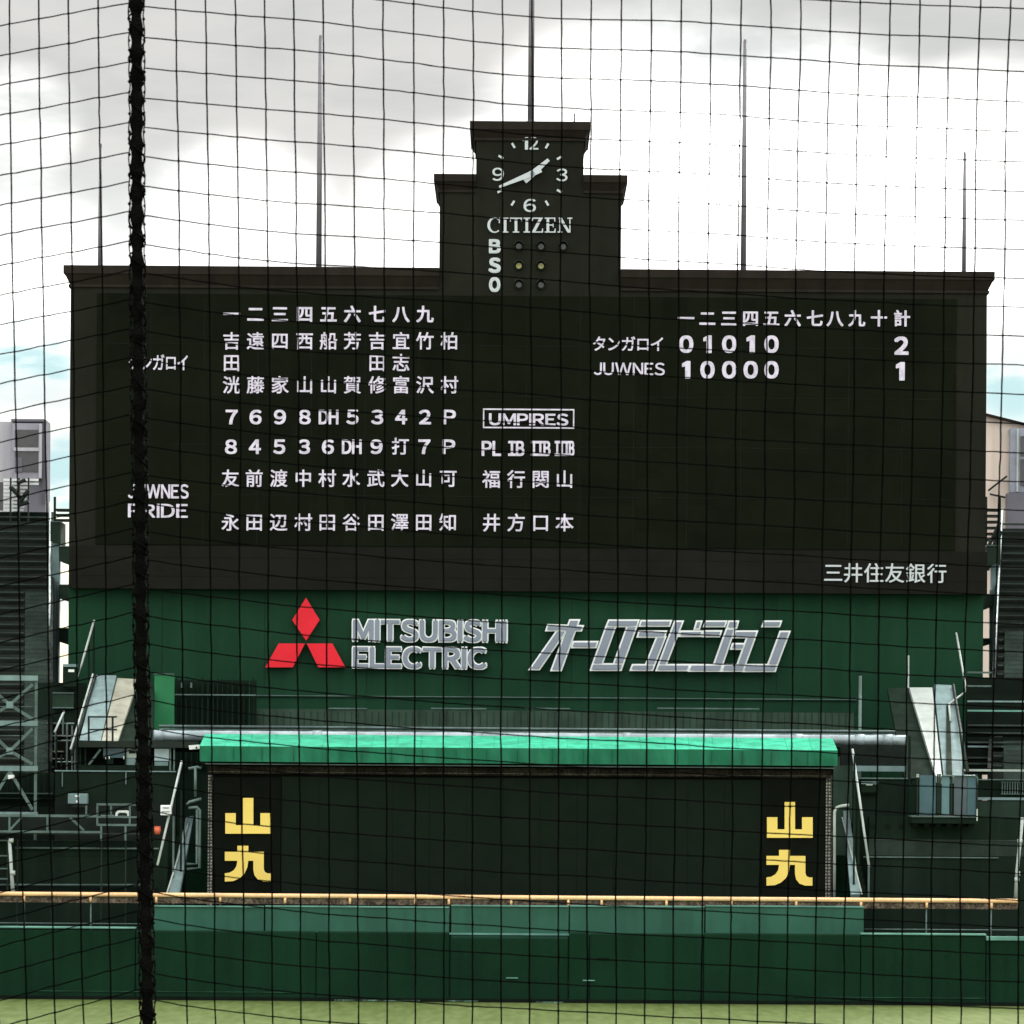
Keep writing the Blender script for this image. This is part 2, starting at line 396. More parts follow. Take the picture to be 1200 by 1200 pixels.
def cornice(name, x0, x1, y0, y1, ztop, h1, h2, ov, hole=None):
    """fascia + inward slope + thin lower bead, all round; broken where the tower stands"""
    segs = [(x0, x1)] if not hole else [(x0, hole[0]), (hole[1], x1)]
    for i, (a, c) in enumerate(segs):
        b = MB()
        oa = ov if (not hole or i == 0) else 0; oc = ov if (not hole or i == 1) else 0
        b.box(a-oa, c+oc, y0-ov, y1+ov, ztop-h1, ztop+.02)
        b.frustum((a-oa*.12, c+oc*.12, y0-ov*.12, y1+ov*.12), (a-oa*.85, c+oc*.85, y0-ov*.85, y1+ov*.85), ztop-h1-h2, ztop-h1)
        b.box(a-oa*.3, c+oc*.3, y0-ov*.3, y1+ov*.3, ztop-h1-h2-.10, ztop-h1-h2)
        b.build(name, m_cornice, board)
s = K*YB
cornice('main_cornice', xl, xr, YB, YB+D, zt, 9*s, 12*s, 8*s, (txl, txr))
cornice('tower_cornice', txl, txr, YB-.003, YB+D-.6, tz, 8*s, 9*s, 7*s, (uxl, uxr))
cornice('top_cornice', uxl, uxr, YB-.006, YB+D-1.6, uz, 9*s, 9*s, 7.5*s)
# screen
scr = MB(); scr.pbox(113, 347, 1120, 641, YB-.05, .3)
screen = scr.build('display_screen', m_screen, board)
seam = MB()
for i in range(1, 16):
    x = 113 + (1120-113)*i/16; seam.pbox(x-.25, 349, x+.25, 639, YB-.056, .02)
for i in range(1, 5):
    y = 347 + 294*i/5; seam.pbox(115, y-.25, 1118, y+.25, YB-.059, .02)
seam.build('module_seams', mat('seam_dark', (.008, .009, .007), .8), screen)
b = MB(); b.pbox(84, 643, 1157, 693, YB-.09, .4); b.pbox(84, 655, 1157, 656, YB-.10, .3); b.pbox(84, 677, 1157, 678, YB-.10, .3)
b.build('lower_band', m_band, board)
YT = YB - .085
cols = [271.4, 299.4, 328, 357, 385, 413, 442, 470, 498, 526.7]
def tok(name, items, m=m_led, parent=screen):
    mb = MB()
    for it in items: write(mb, Y=YT, **it)
    return mb.build(name, m, parent)
for c, ch in zip(cols, '一二三四五六七八九'): tok('order_numeral', [dict(body=ch, at=(c, 368.5), em=20.5, bold=.028)])
top = ['吉田洸', '遠 藤', '四 家', '西 山', '船 山', '芳 賀', '吉田修', '宜志富', '竹 沢', '柏 村']
for c, nm in zip(cols, top):
    for ch, y in zip(nm, (400, 425.5, 451.5)):
        if ch != ' ': tok('name_character', [dict(body=ch, at=(c, y), em=21.5, bold=.014)])
bot = ['友永', '前田', '渡辺', '中村', '村田', '水谷', '武田', '大澤', '山田', '可知']
for c, nm in zip(cols, bot):
    for ch, y in zip(nm, (561, 612.5)): tok('name_character', [dict(body=ch, at=(c-1.5, y), em=21.5, bold=.014)])
def code(c, y, t, h=17.5, name='position_code'):
    if ord(t[0]) > 0x3000: return tok(name, [dict(body=t, at=(c, y), em=21, bold=.016)])
    w = 14 if len(t) == 1 else (19 if t == 'IB' else 23)
    if t == 'P': w = 15
    tok(name, [dict(body=t, rect=(c-w/2, y-h/2, c+w/2, y+h/2), bold=.034 if len(t) == 1 else .030)])
for c, t in zip(cols, ['7','6','9','8','DH','5','3','4','2','P']): code(c, 488.7, t)
for c, t in zip(cols, ['8','4','5','3','6','DH','9','打','7','P']): code(c-.8, 523.5, t)
ucols = [576, 605, 633.6, 661.6]
b = MB()
for r in ((566, 479, 673, 480.6), (566, 500.4, 673, 502), (566, 480.6, 567.5, 500.4), (671.5, 480.6, 673, 500.4)): b.pbox(*r, YT, .03)
b.build('umpires_frame', m_led, screen)
tok('umpires_heading', [dict(body='UMP|RES', rect=(573, 484, 666, 499), bold=.03)])
for c, t in zip(ucols, ['PL', 'IB', 'IIB', 'IIIB']): code(c, 525.5, t, 18, 'umpire_code')
for c, nm in zip(ucols, ['福井', '行方', '関口', '山本']):
    for ch, y in zip(nm, (562, 613)): tok('name_character', [dict(body=ch, at=(c, y), em=22, bold=.014)])
rc = [804, 829, 854.4, 879.6, 904, 929, 955, 978.6, 1004, 1030, 1057]
for c, ch in zip(rc, '一二三四五六七八九十計'): tok('inning_numeral', [dict(body=ch, at=(c, 373.5), em=20, bold=.026)])
tok('team_name', [dict(body='タンガロイ', rect=(695, 394, 777, 411.5), bold=.012)])
tok('team_name', [dict(body='JUWNES', rect=(696, 424.5, 779, 440), bold=.012)])
for y, ds in ((403.3, '01010'), (433.3, '10000')):
    for c, t in zip(rc, ds):
        w = 16.5 if t == '0' else 9.5
        tok('score_digit', [dict(body=t, rect=(c-w/2, y-10.5, c+w/2, y+10.5), bold=.045 if t == '0' else .03)])
tok('total_digit', [dict(body='2', rect=(1048, 394, 1064.5, 416), bold=.045)])
tok('total_digit', [dict(body='1', rect=(1050, 424, 1060, 446), bold=.03)])
tok('team_name', [dict(body='タンガロイ', rect=(151, 415, 220, 434), bold=.012)])
tok('team_name', [dict(body='JUWNES', rect=(150, 567, 221, 584.5), bold=.02), dict(body='PR|DE', rect=(150, 590, 220, 607), bold=.02)])
mb = MB(); write(mb, '三井住友銀行', rect=(966, 659.5, 1109, 683.5), Y=YB-.16, bold=.008, d=.08); mb.build('bank_lettering', m_glow, board)

# clock
YC = YB - .05
clock = MB(); clock.disc(P(622, 204.5, YB-.012), 45*s, .1, 40); clock = clock.build('clock_dial', m_board, board)
for t, r in (('12', (612.5, 160.5, 631, 175.5)), ('3', (652, 197.5, 665, 212.5)), ('6', (613.5, 233, 628, 248.5)), ('9', (577, 196.5, 590.5, 212))):
    mb = MB(); write(mb, t, rect=r, Y=YC-.01, bold=.012, d=.06); mb.build('dial_numeral', m_glow, clock)
for x, y in ((601.6,170.5),(641,171),(655.5,185),(655.5,224),(641,238),(601,238),(585.8,224),(587,184)):
    v = Vector((x-621.3, y-204.5)).normalized(); n = Vector((-v.y, v.x))*1.25; c = Vector((x, y))
    MB().pprism([tuple(c-v*3.2-n), tuple(c+v*3.2-n), tuple(c+v*3.2+n), tuple(c-v*3.2+n)], YC-.01, .05).build('hour_tick', m_glow, clock)
def hand(name, c, tip, tail, w0, w1, Y, m):
    c, tip, tail = Vector(c), Vector(tip), Vector(tail); v = (tip-c).normalized(); n = Vector((-v.y, v.x))
    MB().pprism([tuple(tail-n*w0), tuple(c-n*w0), tuple(tip-n*w1), tuple(tip+n*w1), tuple(c+n*w0), tuple(tail+n*w0)], Y, .04).build(name, m, clock)
hand('hour_hand', (624, 203.5), (643, 187), (614.5, 212), 3.6, 1.9, YB-.16, m_glow)
hand('minute_hand', (624, 203), (585, 219), (634, 198.5), 3.3, 1.3, YB-.22, m_glow)
MB().disc(P(624, 203.3, YB-.25), 2.6*s, .2, 14).build('hand_hub', m_sgrey, clock)
# serif maker's name, built stroke by stroke
def serif_word():
    mb = MB(); x = 0.0; Yp = YB-.12; x0, y0, x1, y1 = 570.7, 255, 670.7, 272.5
    th, st, sf = .075, .17, .13
    def I(w): return [[(w/2-st/2,0),(w/2+st/2,0),(w/2+st/2,1),(w/2-st/2,1)], [(w/2-.20,0),(w/2+.20,0),(w/2+.20,th),(w/2-.20,th)], [(w/2-.20,1-th),(w/2+.20,1-th),(w/2+.20,1),(w/2-.20,1)]]
    def C():
        o = []; i = []
        for k in range(15):
            a = R(48 + 264*k/14); o.append((.47+.45*math.cos(a), .5+.52*math.sin(a))); i.append((.50+.31*math.cos(a), .5+.44*math.sin(a)))
        return [o + i[::-1], [(.74,.64),(.81,.64),(.81,1.0),(.76,1.0)]]
    def T(): return [[(.40-st/2,0),(.40+st/2,0),(.40+st/2,1),(.40-st/2,1)], [(.2,0),(.6,0),(.6,th),(.2,th)], [(.02,1-th),(.78,1-th),(.78,1),(.02,1)], [(.02,.74),(.07,.74),(.12,1),(.02,1)], [(.73,.74),(.78,.74),(.78,1),(.68,1)]]
    def Z(): return [[(.04,1-th),(.72,1-th),(.72,1),(.04,1)], [(.02,0),(.74,0),(.74,th),(.02,th)], [(.02,0),(.22,0),(.72,1),(.52,1)], [(.04,.74),(.09,.74),(.15,1),(.04,1)], [(.69,.27),(.74,.27),(.74,0),(.63,0)]]
    def E(): return [[(.13,0),(.13+st,0),(.13+st,1),(.13,1)], [(.02,0),(.70,0),(.70,th),(.02,th)], [(.02,1-th),(.68,1-th),(.68,1),(.02,1)], [(.3,.47),(.55,.47),(.55,.47+th),(.3,.47+th)], [(.52,.36),(.57,.36),(.57,.66),(.52,.66)], [(.65,.27),(.70,.27),(.70,0),(.58,0)], [(.63,.74),(.68,.74),(.68,1),(.57,1)]]
    def Nn(): return [[(.13,0),(.13+.07,0),(.13+.07,1),(.13,1)], [(.76,0),(.83,0),(.83,1),(.76,1)], [(.08,1),(.28,1),(.83,0),(.66,0)], [(.02,0),(.32,0),(.32,th),(.02,th)], [(.64,1-th),(.95,1-th),(.95,1),(.64,1)]]
    words = [(C(), .86), (I(.44), .44), (T(), .80), (I(.44), .44), (Z(), .77), (E(), .74), (Nn(), .95)]
    tot = sum(w for _, w in words) + .06*6; k = (x1-x0)/tot
    for polys, w in words:
        for j, p in enumerate(polys):
            mb.pprism([(x0+(x+a)*k, y1-(y1-y0)*b_) for a, b_ in p], Yp - .004*j, .06)
        x += w + .06
    return mb
serif_word().build('maker_lettering', m_glow, board)
for t, r in (('B', (573, 280, 586.5, 297)), ('S', (572.5, 301.5, 586.5, 320)), ('O', (573, 324.5, 586, 342.5))):
    mb = MB(); write(mb, t, rect=r, Y=YB-.1, bold=.055, d=.08); mb.build('count_letter', m_glow, board)
for (x, y, y_) in ((608,288.3,0),(634,288.5,0),(660,288.7,0),(608,311,1),(634,311.2,1),(608,333.3,0),(634,333.5,0)):
    c = P(x, y, YB-.10); r = 5.4*s
    lm = MB(); lm.disc(c, r, .1, 20); lm = lm.build('count_lamp', m_black, board)
    MB().disc(P(x, y+.4, YB-.14), r*.62, .05, 16).build('lens', m_lens_y if y_ else m_lens_d, lm)
    hd = MB(); n = 9
    o = [c + Vector((r*1.02*math.cos(R(10+160*k/n)), -.30, r*1.02*math.sin(R(10+160*k/n)))) for k in range(n+1)]
    i = [c + Vector((r*.86*math.cos(R(10+160*k/n)), -.30, r*.86*math.sin(R(10+160*k/n)))) for k in range(n+1)]
    hd.prism(o + i[::-1], .3).build('hood', m_dark, lm)
# base wall
YG = YB + .5
gx0, gx1 = XZ(80, 760, YG)[0], XZ(1152, 760, YG)[0]
b = MB(); b.box(gx0, gx1, YG, YG+D-.8, 0, zb-.002); b.build('base_wall', m_green, board)
b = MB()
for x in (190, 310, 430, 550, 670, 790, 910, 1030): b.pbox(x-.3, 697, x+.3, 812, YG-.006, .05)
b.build('panel_joints', m_dgreen, board)
b = MB(); b.pbox(200, 817.5, 1004, 819, YG-.10, .4); b.pbox(200, 819, 1004, 833, YG-.05, .3); b.build('wall_ledge', m_green, board)
MB().pbox(200, 816.6, 1004, 817.5, YG-.14, .4).build('ledge_flashing', m_steel, board)
# red three-diamond emblem and the two lettered signs, standing off the wall
YS = YG - .35
k3 = lambda pts: poly_in(pts, 3.3333, 280, 680)
for q in ([(262,68),(315,155),(262,235),(208,155)], [(155,247),(258,247),(210,340),(103,340)], [(265,247),(365,247),(415,340),(310,340)]):
    MB().pprism(k3(q), YS, .3).build('emblem_diamond', m_red, board)
for word, r in (('M|TSUB|SH|', (413.2, 725, 594, 753.4)), ('ELECTR|C', (413.2, 757, 570.4, 784.6))):
    mb = MB(); write(mb, word, rect=(r[0]-1, r[1]-1, r[2]+1, r[3]+1), Y=YS, bold=.085, gap=.13, d=.25); w = mb.build('sign_lettering', m_white, board)
    mb = MB(); write(mb, word, rect=(r[0]+.6, r[1]+.6, r[2]-.6, r[3]-.6), Y=YS-.03, bold=.040, gap=.13, d=.01); mb.build('letter_face', m_sgrey, w)
kana = [
 [(140,174),(278,178),(271,197),(133,196)], [(226,155),(263,155),(192,352),(153,352)], [(176,196),(212,197),(107,348),(69,348)],
 [(240,240),(335,240),(328,262),(233,262)],
 [(378,156),(495,156),(487,180),(368,180)], [(368,180),(405,180),(352,327),(315,327)], [(450,180),(487,180),(434,327),(397,327)], [(315,327),(434,327),(426,351),(307,351)],
 [(505,158),(622,158),(615,178),(498,178)], [(497,199),(603,199),(596,221),(490,221)], [(566,221),(600,221),(557,330),(522,330)], [(471,330),(557,330),(549,351),(463,351)],
 [(636,160),(668,160),(602,330),(572,330)], [(572,330),(694,330),(686,352),(564,352)], [(660,199),(744,199),(737,218),(653,218)], [(722,160),(741,160),(732,190),(713,190)],
 [(757,160),(838,160),(831,180),(750,180)], [(752,198),(818,198),(811,219),(745,219)], [(838,190),(870,190),(822,330),(788,330)], [(699,330),(822,330),(814,354),(691,354)], [(848,160),(884,160),(877,186),(840,186)],
 [(874,199),(958,199),(950,223),(866,223)], [(918,223),(950,223),(911,330),(880,330)], [(862,248),(909,248),(902,268),(855,268)], [(828,330),(911,330),(903,354),(820,354)],
 [(985,160),(1052,160),(1045,180),(978,180)], [(1048,200),(1085,200),(1036,330),(1000,330)], [(912,330),(1036,330),(1028,355),(904,355)]]
mbw = MB(); mbg = MB()
for j, q in enumerate(kana):
    pq = poly_in(q, 3.3333, 600, 680)
    mbw.pprism(grow(pq, 1.0), YS - .0015*j, .25); mbg.pprism(grow(pq, -.95), YS - .06 - .0015*j, .012)
wk = mbw.build('kana_lettering', m_white, board); mbg.build('letter_face', m_sgrey, wk)

# masts on the roof
def flagpole(px, ytop, ybase, r, label, Y):
    a = P(px+ (0 if px > 640 else 0), ybase, Y); zt_ = P(px, ytop, Y).z
    f = thing('flagpole', label, 'flagpole', (a.x, Y, a.z), 'masts on the scoreboard roof')
    MB().tube([(a.x, Y, a.z), (a.x, Y, a.z+(zt_-a.z)*.5), (a.x, Y, zt_)], [r, r*.85, r*.65], 10).build('pole', m_pole, f, True)
    MB().tube([(a.x, Y, zt_+.004), (a.x, Y, zt_+.12)], [r*.6, r*.4], 10).build('finial', m_pole, f)
    MB().tube([(a.x, Y, a.z), (a.x, Y, a.z+.35)], r*1.5, 10).build('foot_collar', m_pole, f)
def roof(px, zroof, Y): return HOR - (zroof-EYE)/(K*Y) + ROLL*(px-600)
flagpole(117, 172, roof(117, zt+.02, YB+3), .085, 'shorter mast at the left end of the scoreboard roof, beside the net rope', YB+3)
flagpole(373.5, 45, roof(373.5, zt+.02, YB+3), .11, 'tall mast on the roof between net rope and clock tower', YB+3)
flagpole(871, 50, roof(871, zt+.02, YB+3), .11, 'tall mast on the roof right of the clock tower, before the brightest cloud', YB+3)
flagpole(1129.5, 181, roof(1129.5, zt+.02, YB+3), .085, 'shorter mast near the right end of the scoreboard roof', YB+3)
flagpole(622, -120, roof(622, uz+.02, YB+2), .125, 'thickest mast rising from the clock tower top out of the picture', YB+2)
a = P(673, roof(673, uz+.02, YB+1), YB+1)
tag(MB().tube([(a.x, YB+1, a.z), (a.x, YB+1, a.z+.5)], .03, 8).build('lightning_rod', m_pole), 'short thin rod on top of the clock tower', 'lightning rod')
MBo = None

# ------------------------------------------------------------------ outfield fence and rail
YF = 136.0
fz = EYE - (1092.5-HOR)*K*YF
fence = thing('outfield_fence', 'long dark green padded outfield fence at the edge of the grass', 'fence', (0, YF, 0))
def X_(px, Y=YF): return (px-600)*K*Y
edges = [-700, -480, -260, -40, 160, 372, 528, 668, 692, 826, 1010, 1157, 1380, 1600, 1900]
for i in range(len(edges)-1):
    z1 = fz + random.uniform(-.02, .02)
    gate = edges[i] == 528
    if gate: z1 -= .17
    p_ = MB().box(X_(edges[i])+.005, X_(edges[i+1])-.005, YF + (.05 if gate else random.uniform(-.02, .02)), YF+.35, .02, z1)
    p_.build('gate' if gate else 'padded_panel', m_fence, fence, bevel=.05)
for x0, x1, z, h in ((-700, 160, fz, .06), (1010, 1157, fz-.02, .06), (1157, 1900, fz-.18, .14)):
    MB().box(X_(x0), X_(x1), YF-.04, YF+.42, z+.02, z+.02+h).build('top_cap', m_teal, fence, bevel=.02)
MB().box(X_(-700), X_(1900), YF-.03, YF+.02, 0, .12).build('kick_strip', m_ddark, fence)
for x0, x1, y in ((42, 165, 1161.5), (184, 358, 1162.5), (925, 1155, 1169), (-260, -60, 1160)):
    MB().pbox(x0, y-.5, x1, y+.5, YF-.035, .03).build('welt', mat('welt_green', (.010, .050, .026), .6, vary=.4, scale=1.5), fence)
for x0, x1, y in ((392, 492, 1172.3), (520, 560, 1173), (732, 798, 1177), (628, 660, 1174.5), (950, 985, 1179.5)):
    MB().pbox(x0, y-.7, x1, y+.8, YF-.045, .03).build('scuffed_edge', mat('scuff_pale', (.06, .115, .085), .7, vary=.7, scale=2.5, fine=.5), fence)
for px, py in ((707, 1123), (600, 1146), (690, 1149)):
    MB().pbox(px-7, py-.6, px+7, py+.6, YF-.06, .05).build('latch', m_teal if py > 1130 else m_ddark, fence)

YR = 136.9
bar = thing('camera_well_screen', 'grey green sheet barrier between orange rail and padded fence', 'barrier', (X_(595, YR), YR, 0))
for x0, x1, y0 in ((180, 310, 1063), (311, 527, 1063.5), (529, 667, 1062.5), (668, 826, 1063), (827, 1013, 1063)):
    a = P(x0, y0, YR); b_ = P(x1, y0, YR)
    MB().box(a.x, b_.x-.02, YR+random.uniform(-.02,.02), YR+.08, 1.4, (a.z+b_.z)/2).build('sheet', m_barrier, bar, bevel=.015)
    MB().box(a.x, b_.x-.02, YR-.05, YR+.13, (a.z+b_.z)/2+.004, (a.z+b_.z)/2+.05).build('edge_strip', m_teal, bar)
a = P(180, 1093, YR); b_ = P(1013, 1096, YR)
MB().box(a.x, b_.x, YR-.10, YR-.05, (a.z+b_.z)/2-.03, (a.z+b_.z)/2+.03).build('foot_strip', m_teal, bar)

YRA = 137.1
rail = thing('safety_rail', 'bright orange tube railing running the width above the fence', 'railing', (X_(595, YRA), YRA, 0))
def tilt(px, py0): return py0 + .0072*(px-600)
ry = 1051.6
def RZ(y): return EYE - (y-HOR)*K*YRA
xL, xR = X_(-600, YRA), X_(1194, YRA)
MB().tube([(xL, YRA, RZ(ry)), (0, YRA, RZ(ry)), (xR, YRA, RZ(ry))], .074, 12).build('top_rail', m_rail, rail, True)
m_rustmesh = mat('rust_mesh', (.10, .075, .055), .9, vary=.45, scale=2.5, fine=.6)
MB().box(xL, xR, YRA+.03, YRA+.05, RZ(1061.5), RZ(ry)-.075).build('mesh_strip', m_rustmesh, rail)
for px in [29, 107, 184, 259, 335, 411, 487.5, 527, 600, 667, 706, 782, 858, 934, 1010, 1087, 1163] + [-47-76*i for i in range(7)]:
    x = X_(px, YRA); z1 = RZ(ry); st = RZ(1060.5)
    MB().tube([(x, YRA, st), (x, YRA, z1-.02)], .045, 8).build('post_sleeve', m_rail, rail, True)
    MB().tube([(x, YRA+.12, 1.2), (x, YRA+.12, z1-.02)], .026, 8).build('post', m_steel, rail, True)
for x0, x1 in ((-600, 180), (1013, 1194)):
    MB().tube([(X_(x0, YRA), YRA+.12, RZ(1086)), (X_(x1, YRA), YRA+.12, RZ(1086))], .022, 8).build('lower_rail', m_steel, rail, True)

# ------------------------------------------------------------------ backscreen hut
YH = 139.0
hut = thing('backscreen_hut', 'black green backscreen hut with bright green awning between the two stairs', 'hut', (X_(608, YH), YH+3, 0))
MB().pbox(243, 894, 976, 1100, YH+.15, 6).build('hut_wall', m_eyeside, hut)
b = MB(); b.pbox(240, 897, 978, 898.3, YH-.30, .6); b.build('lintel_trim', m_steel, hut)
m_b = MB(); m_b.pbox(329.5, 912, 892, 1099, YH+.08, .05); m_b.build('centre_panel', m_eye, hut)
b = MB()
for i in range(1, 13):
    x = 330+562*i/13; b.pbox(x-.2, 913, x+.2, 1090, YH+.074, .01)
b.build('panel_seams', m_eyeside, hut)
YAMA = [(137,380),(180,380),(180,430),(210,430),(210,317),(253,317),(253,430),(282,430),(282,380),(326,380),(326,465),(137,465)]
KYU = [(187,515),(232,515),(232,540),(296,540),(296,612),(301,624),(312,629),(325,629),(325,663),(295,663),(272,655),(258,638),(253,615),(253,577),(232,577),(228,605),(215,632),(195,650),(170,661),(135,663),(135,629),(155,626),(172,616),(183,600),(187,577),(135,577),(135,540),(187,540)]
for x0, x1, dx, dy in ((250, 328.5, -634.8, -4.8), (893, 967, 0, 0)):
    pn = MB(); pn.pbox(x0, 911, x1, 1099, YH+.02, .1); pn = pn.build('sign_panel', m_eyeside, hut)
    for shp in (YAMA, KYU):
        MB().pprism([(x+dx, y+dy) for x, y in poly_in(shp, 3.529, 860, 850)], YH-.05, .06).build('sign_character', m_yellow, pn)
for x0, x1 in ((243.5, 249), (967.5, 974.5)):
    MB().pbox(x0, 908, x1, 1090, YH-.02, .05).build('mesh_strip', m_mesh, hut)
MB().pbox(244, 900, 974, 909, YH-.06, .1).build('mesh_lintel', mat('lintel_mesh', (.016,.014,.010), .9, vary=.4, scale=2.5, fine=.5, spec=.05), hut)
MB().pbox(244, 906.4, 974, 907.3, YH-.08, .02).build('lintel_bead', mat('lintel_bead', (.05,.045,.034), .8, vary=.4, scale=2.5, fine=.5), hut)
aw_f = YH-.45; aw_b = YH+3.2
def AW(px, py, Y): return P(px, py, Y)
tops = [AW(240.5, 860, aw_b), AW(975.5, 865.3, aw_b), AW(981.5, 879.3, aw_f), AW(234, 874, aw_f)]
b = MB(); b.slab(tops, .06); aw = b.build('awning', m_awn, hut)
b = MB()
for i in range(1, 26):
    x = 240+736*i/26; xf = 234+747*i/26; a = AW(x, 860+.0072*(x-240.5), aw_b)+Vector((0,0,.004)); c = AW(xf, 874+.0071*(xf-234), aw_f)+Vector((0,0,.004))
    b.tube([a, c], .012, 6)
b.build('awning_seams', m_awn, aw, True)
vz = [AW(234, 874.2, aw_f-.02), AW(981.5, 879.5, aw_f-.02), AW(981, 897.6, aw_f-.02), AW(234.5, 892.3, aw_f-.02)]
vl = MB()
nV = 90
for i in range(nV):
    t0, t1 = i/nV, (i+1)/nV
    w0, w1 = .03*math.sin(i*1.3)+.02*math.sin(i*.37), .03*math.sin((i+1)*1.3)+.02*math.sin((i+1)*.37)
    p0 = vz[0].lerp(vz[1], t0); p1 = vz[0].lerp(vz[1], t1); q0 = vz[3].lerp(vz[2], t0); q1 = vz[3].lerp(vz[2], t1)
    vl.add([p0, p1, q1+Vector((0,w1,0)), q0+Vector((0,w0,0)), p0+Vector((0,.03,0)), p1+Vector((0,.03,0)), q1+Vector((0,w1+.03,0)), q0+Vector((0,w0+.03,0))],
           [(0,1,2,3),(7,6,5,4),(0,4,5,1),(3,2,6,7)])
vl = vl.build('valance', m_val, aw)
b = MB()
for i in range(1, 20):
    x = 236+744*i/20+random.uniform(-4, 4); t_ = (x-234)/747; b.pbox(x-.5, 875.5+5.3*t_, x+.5, 891+5.3*t_, aw_f-.10, .03)
b.build('valance_seams', mat('valance_dark', (.006, .085, .042), .6), vl)
for sx in (0, 1):
    a, c = (tops[0], tops[3]) if sx == 0 else (tops[1], tops[2])
    MB().slab([a-Vector((0,0,.07)), c-Vector((0,0,.07)), c-Vector((0,0,.5)), a-Vector((0,0,.5))], .05).build('awning_end', m_val, aw)

# rolled sheet and pipe behind the awning
YP = aw_b + .5
pipe = thing('rolled_sheet', 'silver roll of sheeting lying along the top behind the awning', 'rolled sheet', (0, YP, P(620, 870, YP).z))
pa, pb = P(181, 862, YP), P(1062, 867.8, YP)
pts = [pa.lerp(pb, t/60) for t in range(61)]
MB().tube(pts, [.19+.012*mnoise.noise((i*.9, 0, 0)) for i in range(61)], 14).build('roll', m_silver, pipe, True)
for px in (186, 372, 560, 735, 935, 1007, 1040):
    t = (px-181)/881; c = pa.lerp(pb, t)
    MB().tube([c-Vector((.16,0,0)), c+Vector((.16,0,0))], .215, 14).build('strap', m_silver, pipe, True)
MB().box(pa.x-.1, pb.x, YP-.02, YP+.3, pa.z-.55, pa.z-.21).build('support_beam', m_ddark, pipe)
for px in (190, 1060):
    x = X_(px, YP); MB().box(x-.06, x+.06, YP+.05, YP+.2, 0, pa.z-.21).build('support_post', m_ddark, pipe)
YQ = YP + 1.2
hp = thing('thin_handrail', 'thin grey double pipe rail above the silver roll', 'railing', (0, YQ, 8))
a, c = P(186, 851, YQ), P(1049, 857.5, YQ)
MB().tube([a, c], .05, 8).build('upper_pipe', m_steel, hp, True)
MB().tube([a+Vector((0,.1,-.12)), c+Vector((0,.1,-.12))], .04, 8).build('lower_pipe', m_steel, hp, True)
for i in range(13):
    q = a.lerp(c, (i+.2)/12.6); MB().box(q.x-.03, q.x+.03, YQ+.16, YQ+.22, 0, q.z).build('post', m_dgreen, hp)

# fence of grey-green boards under the ledge, dark slatted fence and bright panel at its left
YL = 150.5
lf = thing('board_fence', 'grey green board fence below the ledge of the green wall', 'fence', (0, YL, 0))
MB().pbox(300, 833, 1000, 1000, YL, .1).build('boards', mat('board_grey_green', (.030, .060, .040), .7, vary=.2, scale=.8, streak=.2), lf)
b = MB()
for i in range(88):
    x = 301+698*i/88; b.pbox(x-.3, 834, x+.3, 870, YL-.02, .03)
b.build('battens', mat('batten_green', (.020,.042,.027), .7, spec=.05), lf)
for x0, x1 in ((385, 430), (505, 570), (615, 668), (770, 890)):
    MB().pbox(x0, 829.5, x1, 831, YL-.05, .1).build('edge_trim', m_steel, lf)
sf = thing('slatted_fence', 'dark slatted fence of upright bars beside the bright green panel', 'fence', (X_(250, 149), 149, 0))
MB().pbox(204, 797, 300, 1000, 149.3, .1).build('backing', mat('slat_backing', (0.0095, 0.022, 0.013), .8, spec=.05), sf)
for i in range(16):
    x = 207 + 6*i + random.uniform(-1, 1); w = random.choice((.8, 1.3, 1.8))
    MB().pbox(x-w/2, 795+random.uniform(-1, 3), x+w/2, 900, 149, .15).build('slat', random.choice((m_green, m_dgreen, m_dgreen)), sf)
MB().pbox(204, 813.5, 300, 815, 148.9, .06).build('cross_rail', m_steel, sf)
for x in (213, 224): MB().pbox(x-1, 800, x+1, 806, 148.8, .2).build('clamp', m_steel, sf)
gp = thing('green_panel', 'bright mid green upright panel right beside the net rope', 'panel', (X_(191, 147.5), 147.5, 0))
MB().pbox(180, 790.5, 203.5, 1050, 147.5, .12).build('sheet', m_bright, gp, bevel=.02)
MB().pbox(180, 789.2, 203.5, 790.4, 147.45, .2).build('edge_strip', m_steel, gp)

# thin uprights near the right end of the rail
v = P(1007.5, 860, 144); w_ = P(1007.5, 792, 144)
o = MB().tube([(v.x, 144, 0), (v.x, 144, w_.z)], .055, 8).build('light_post', m_steel, None, True); tag(o, 'thin grey upright pipe rising behind the right end of the silver roll', 'pole')
v = P(1064.5, 768, 149)
o = MB().tube([(v.x, 149, 0), (v.x, 149, v.z)], .035, 8).build('guard_post', m_pale, None, True); tag(o, 'thin white upright rod above the white sloping slab', 'pole')

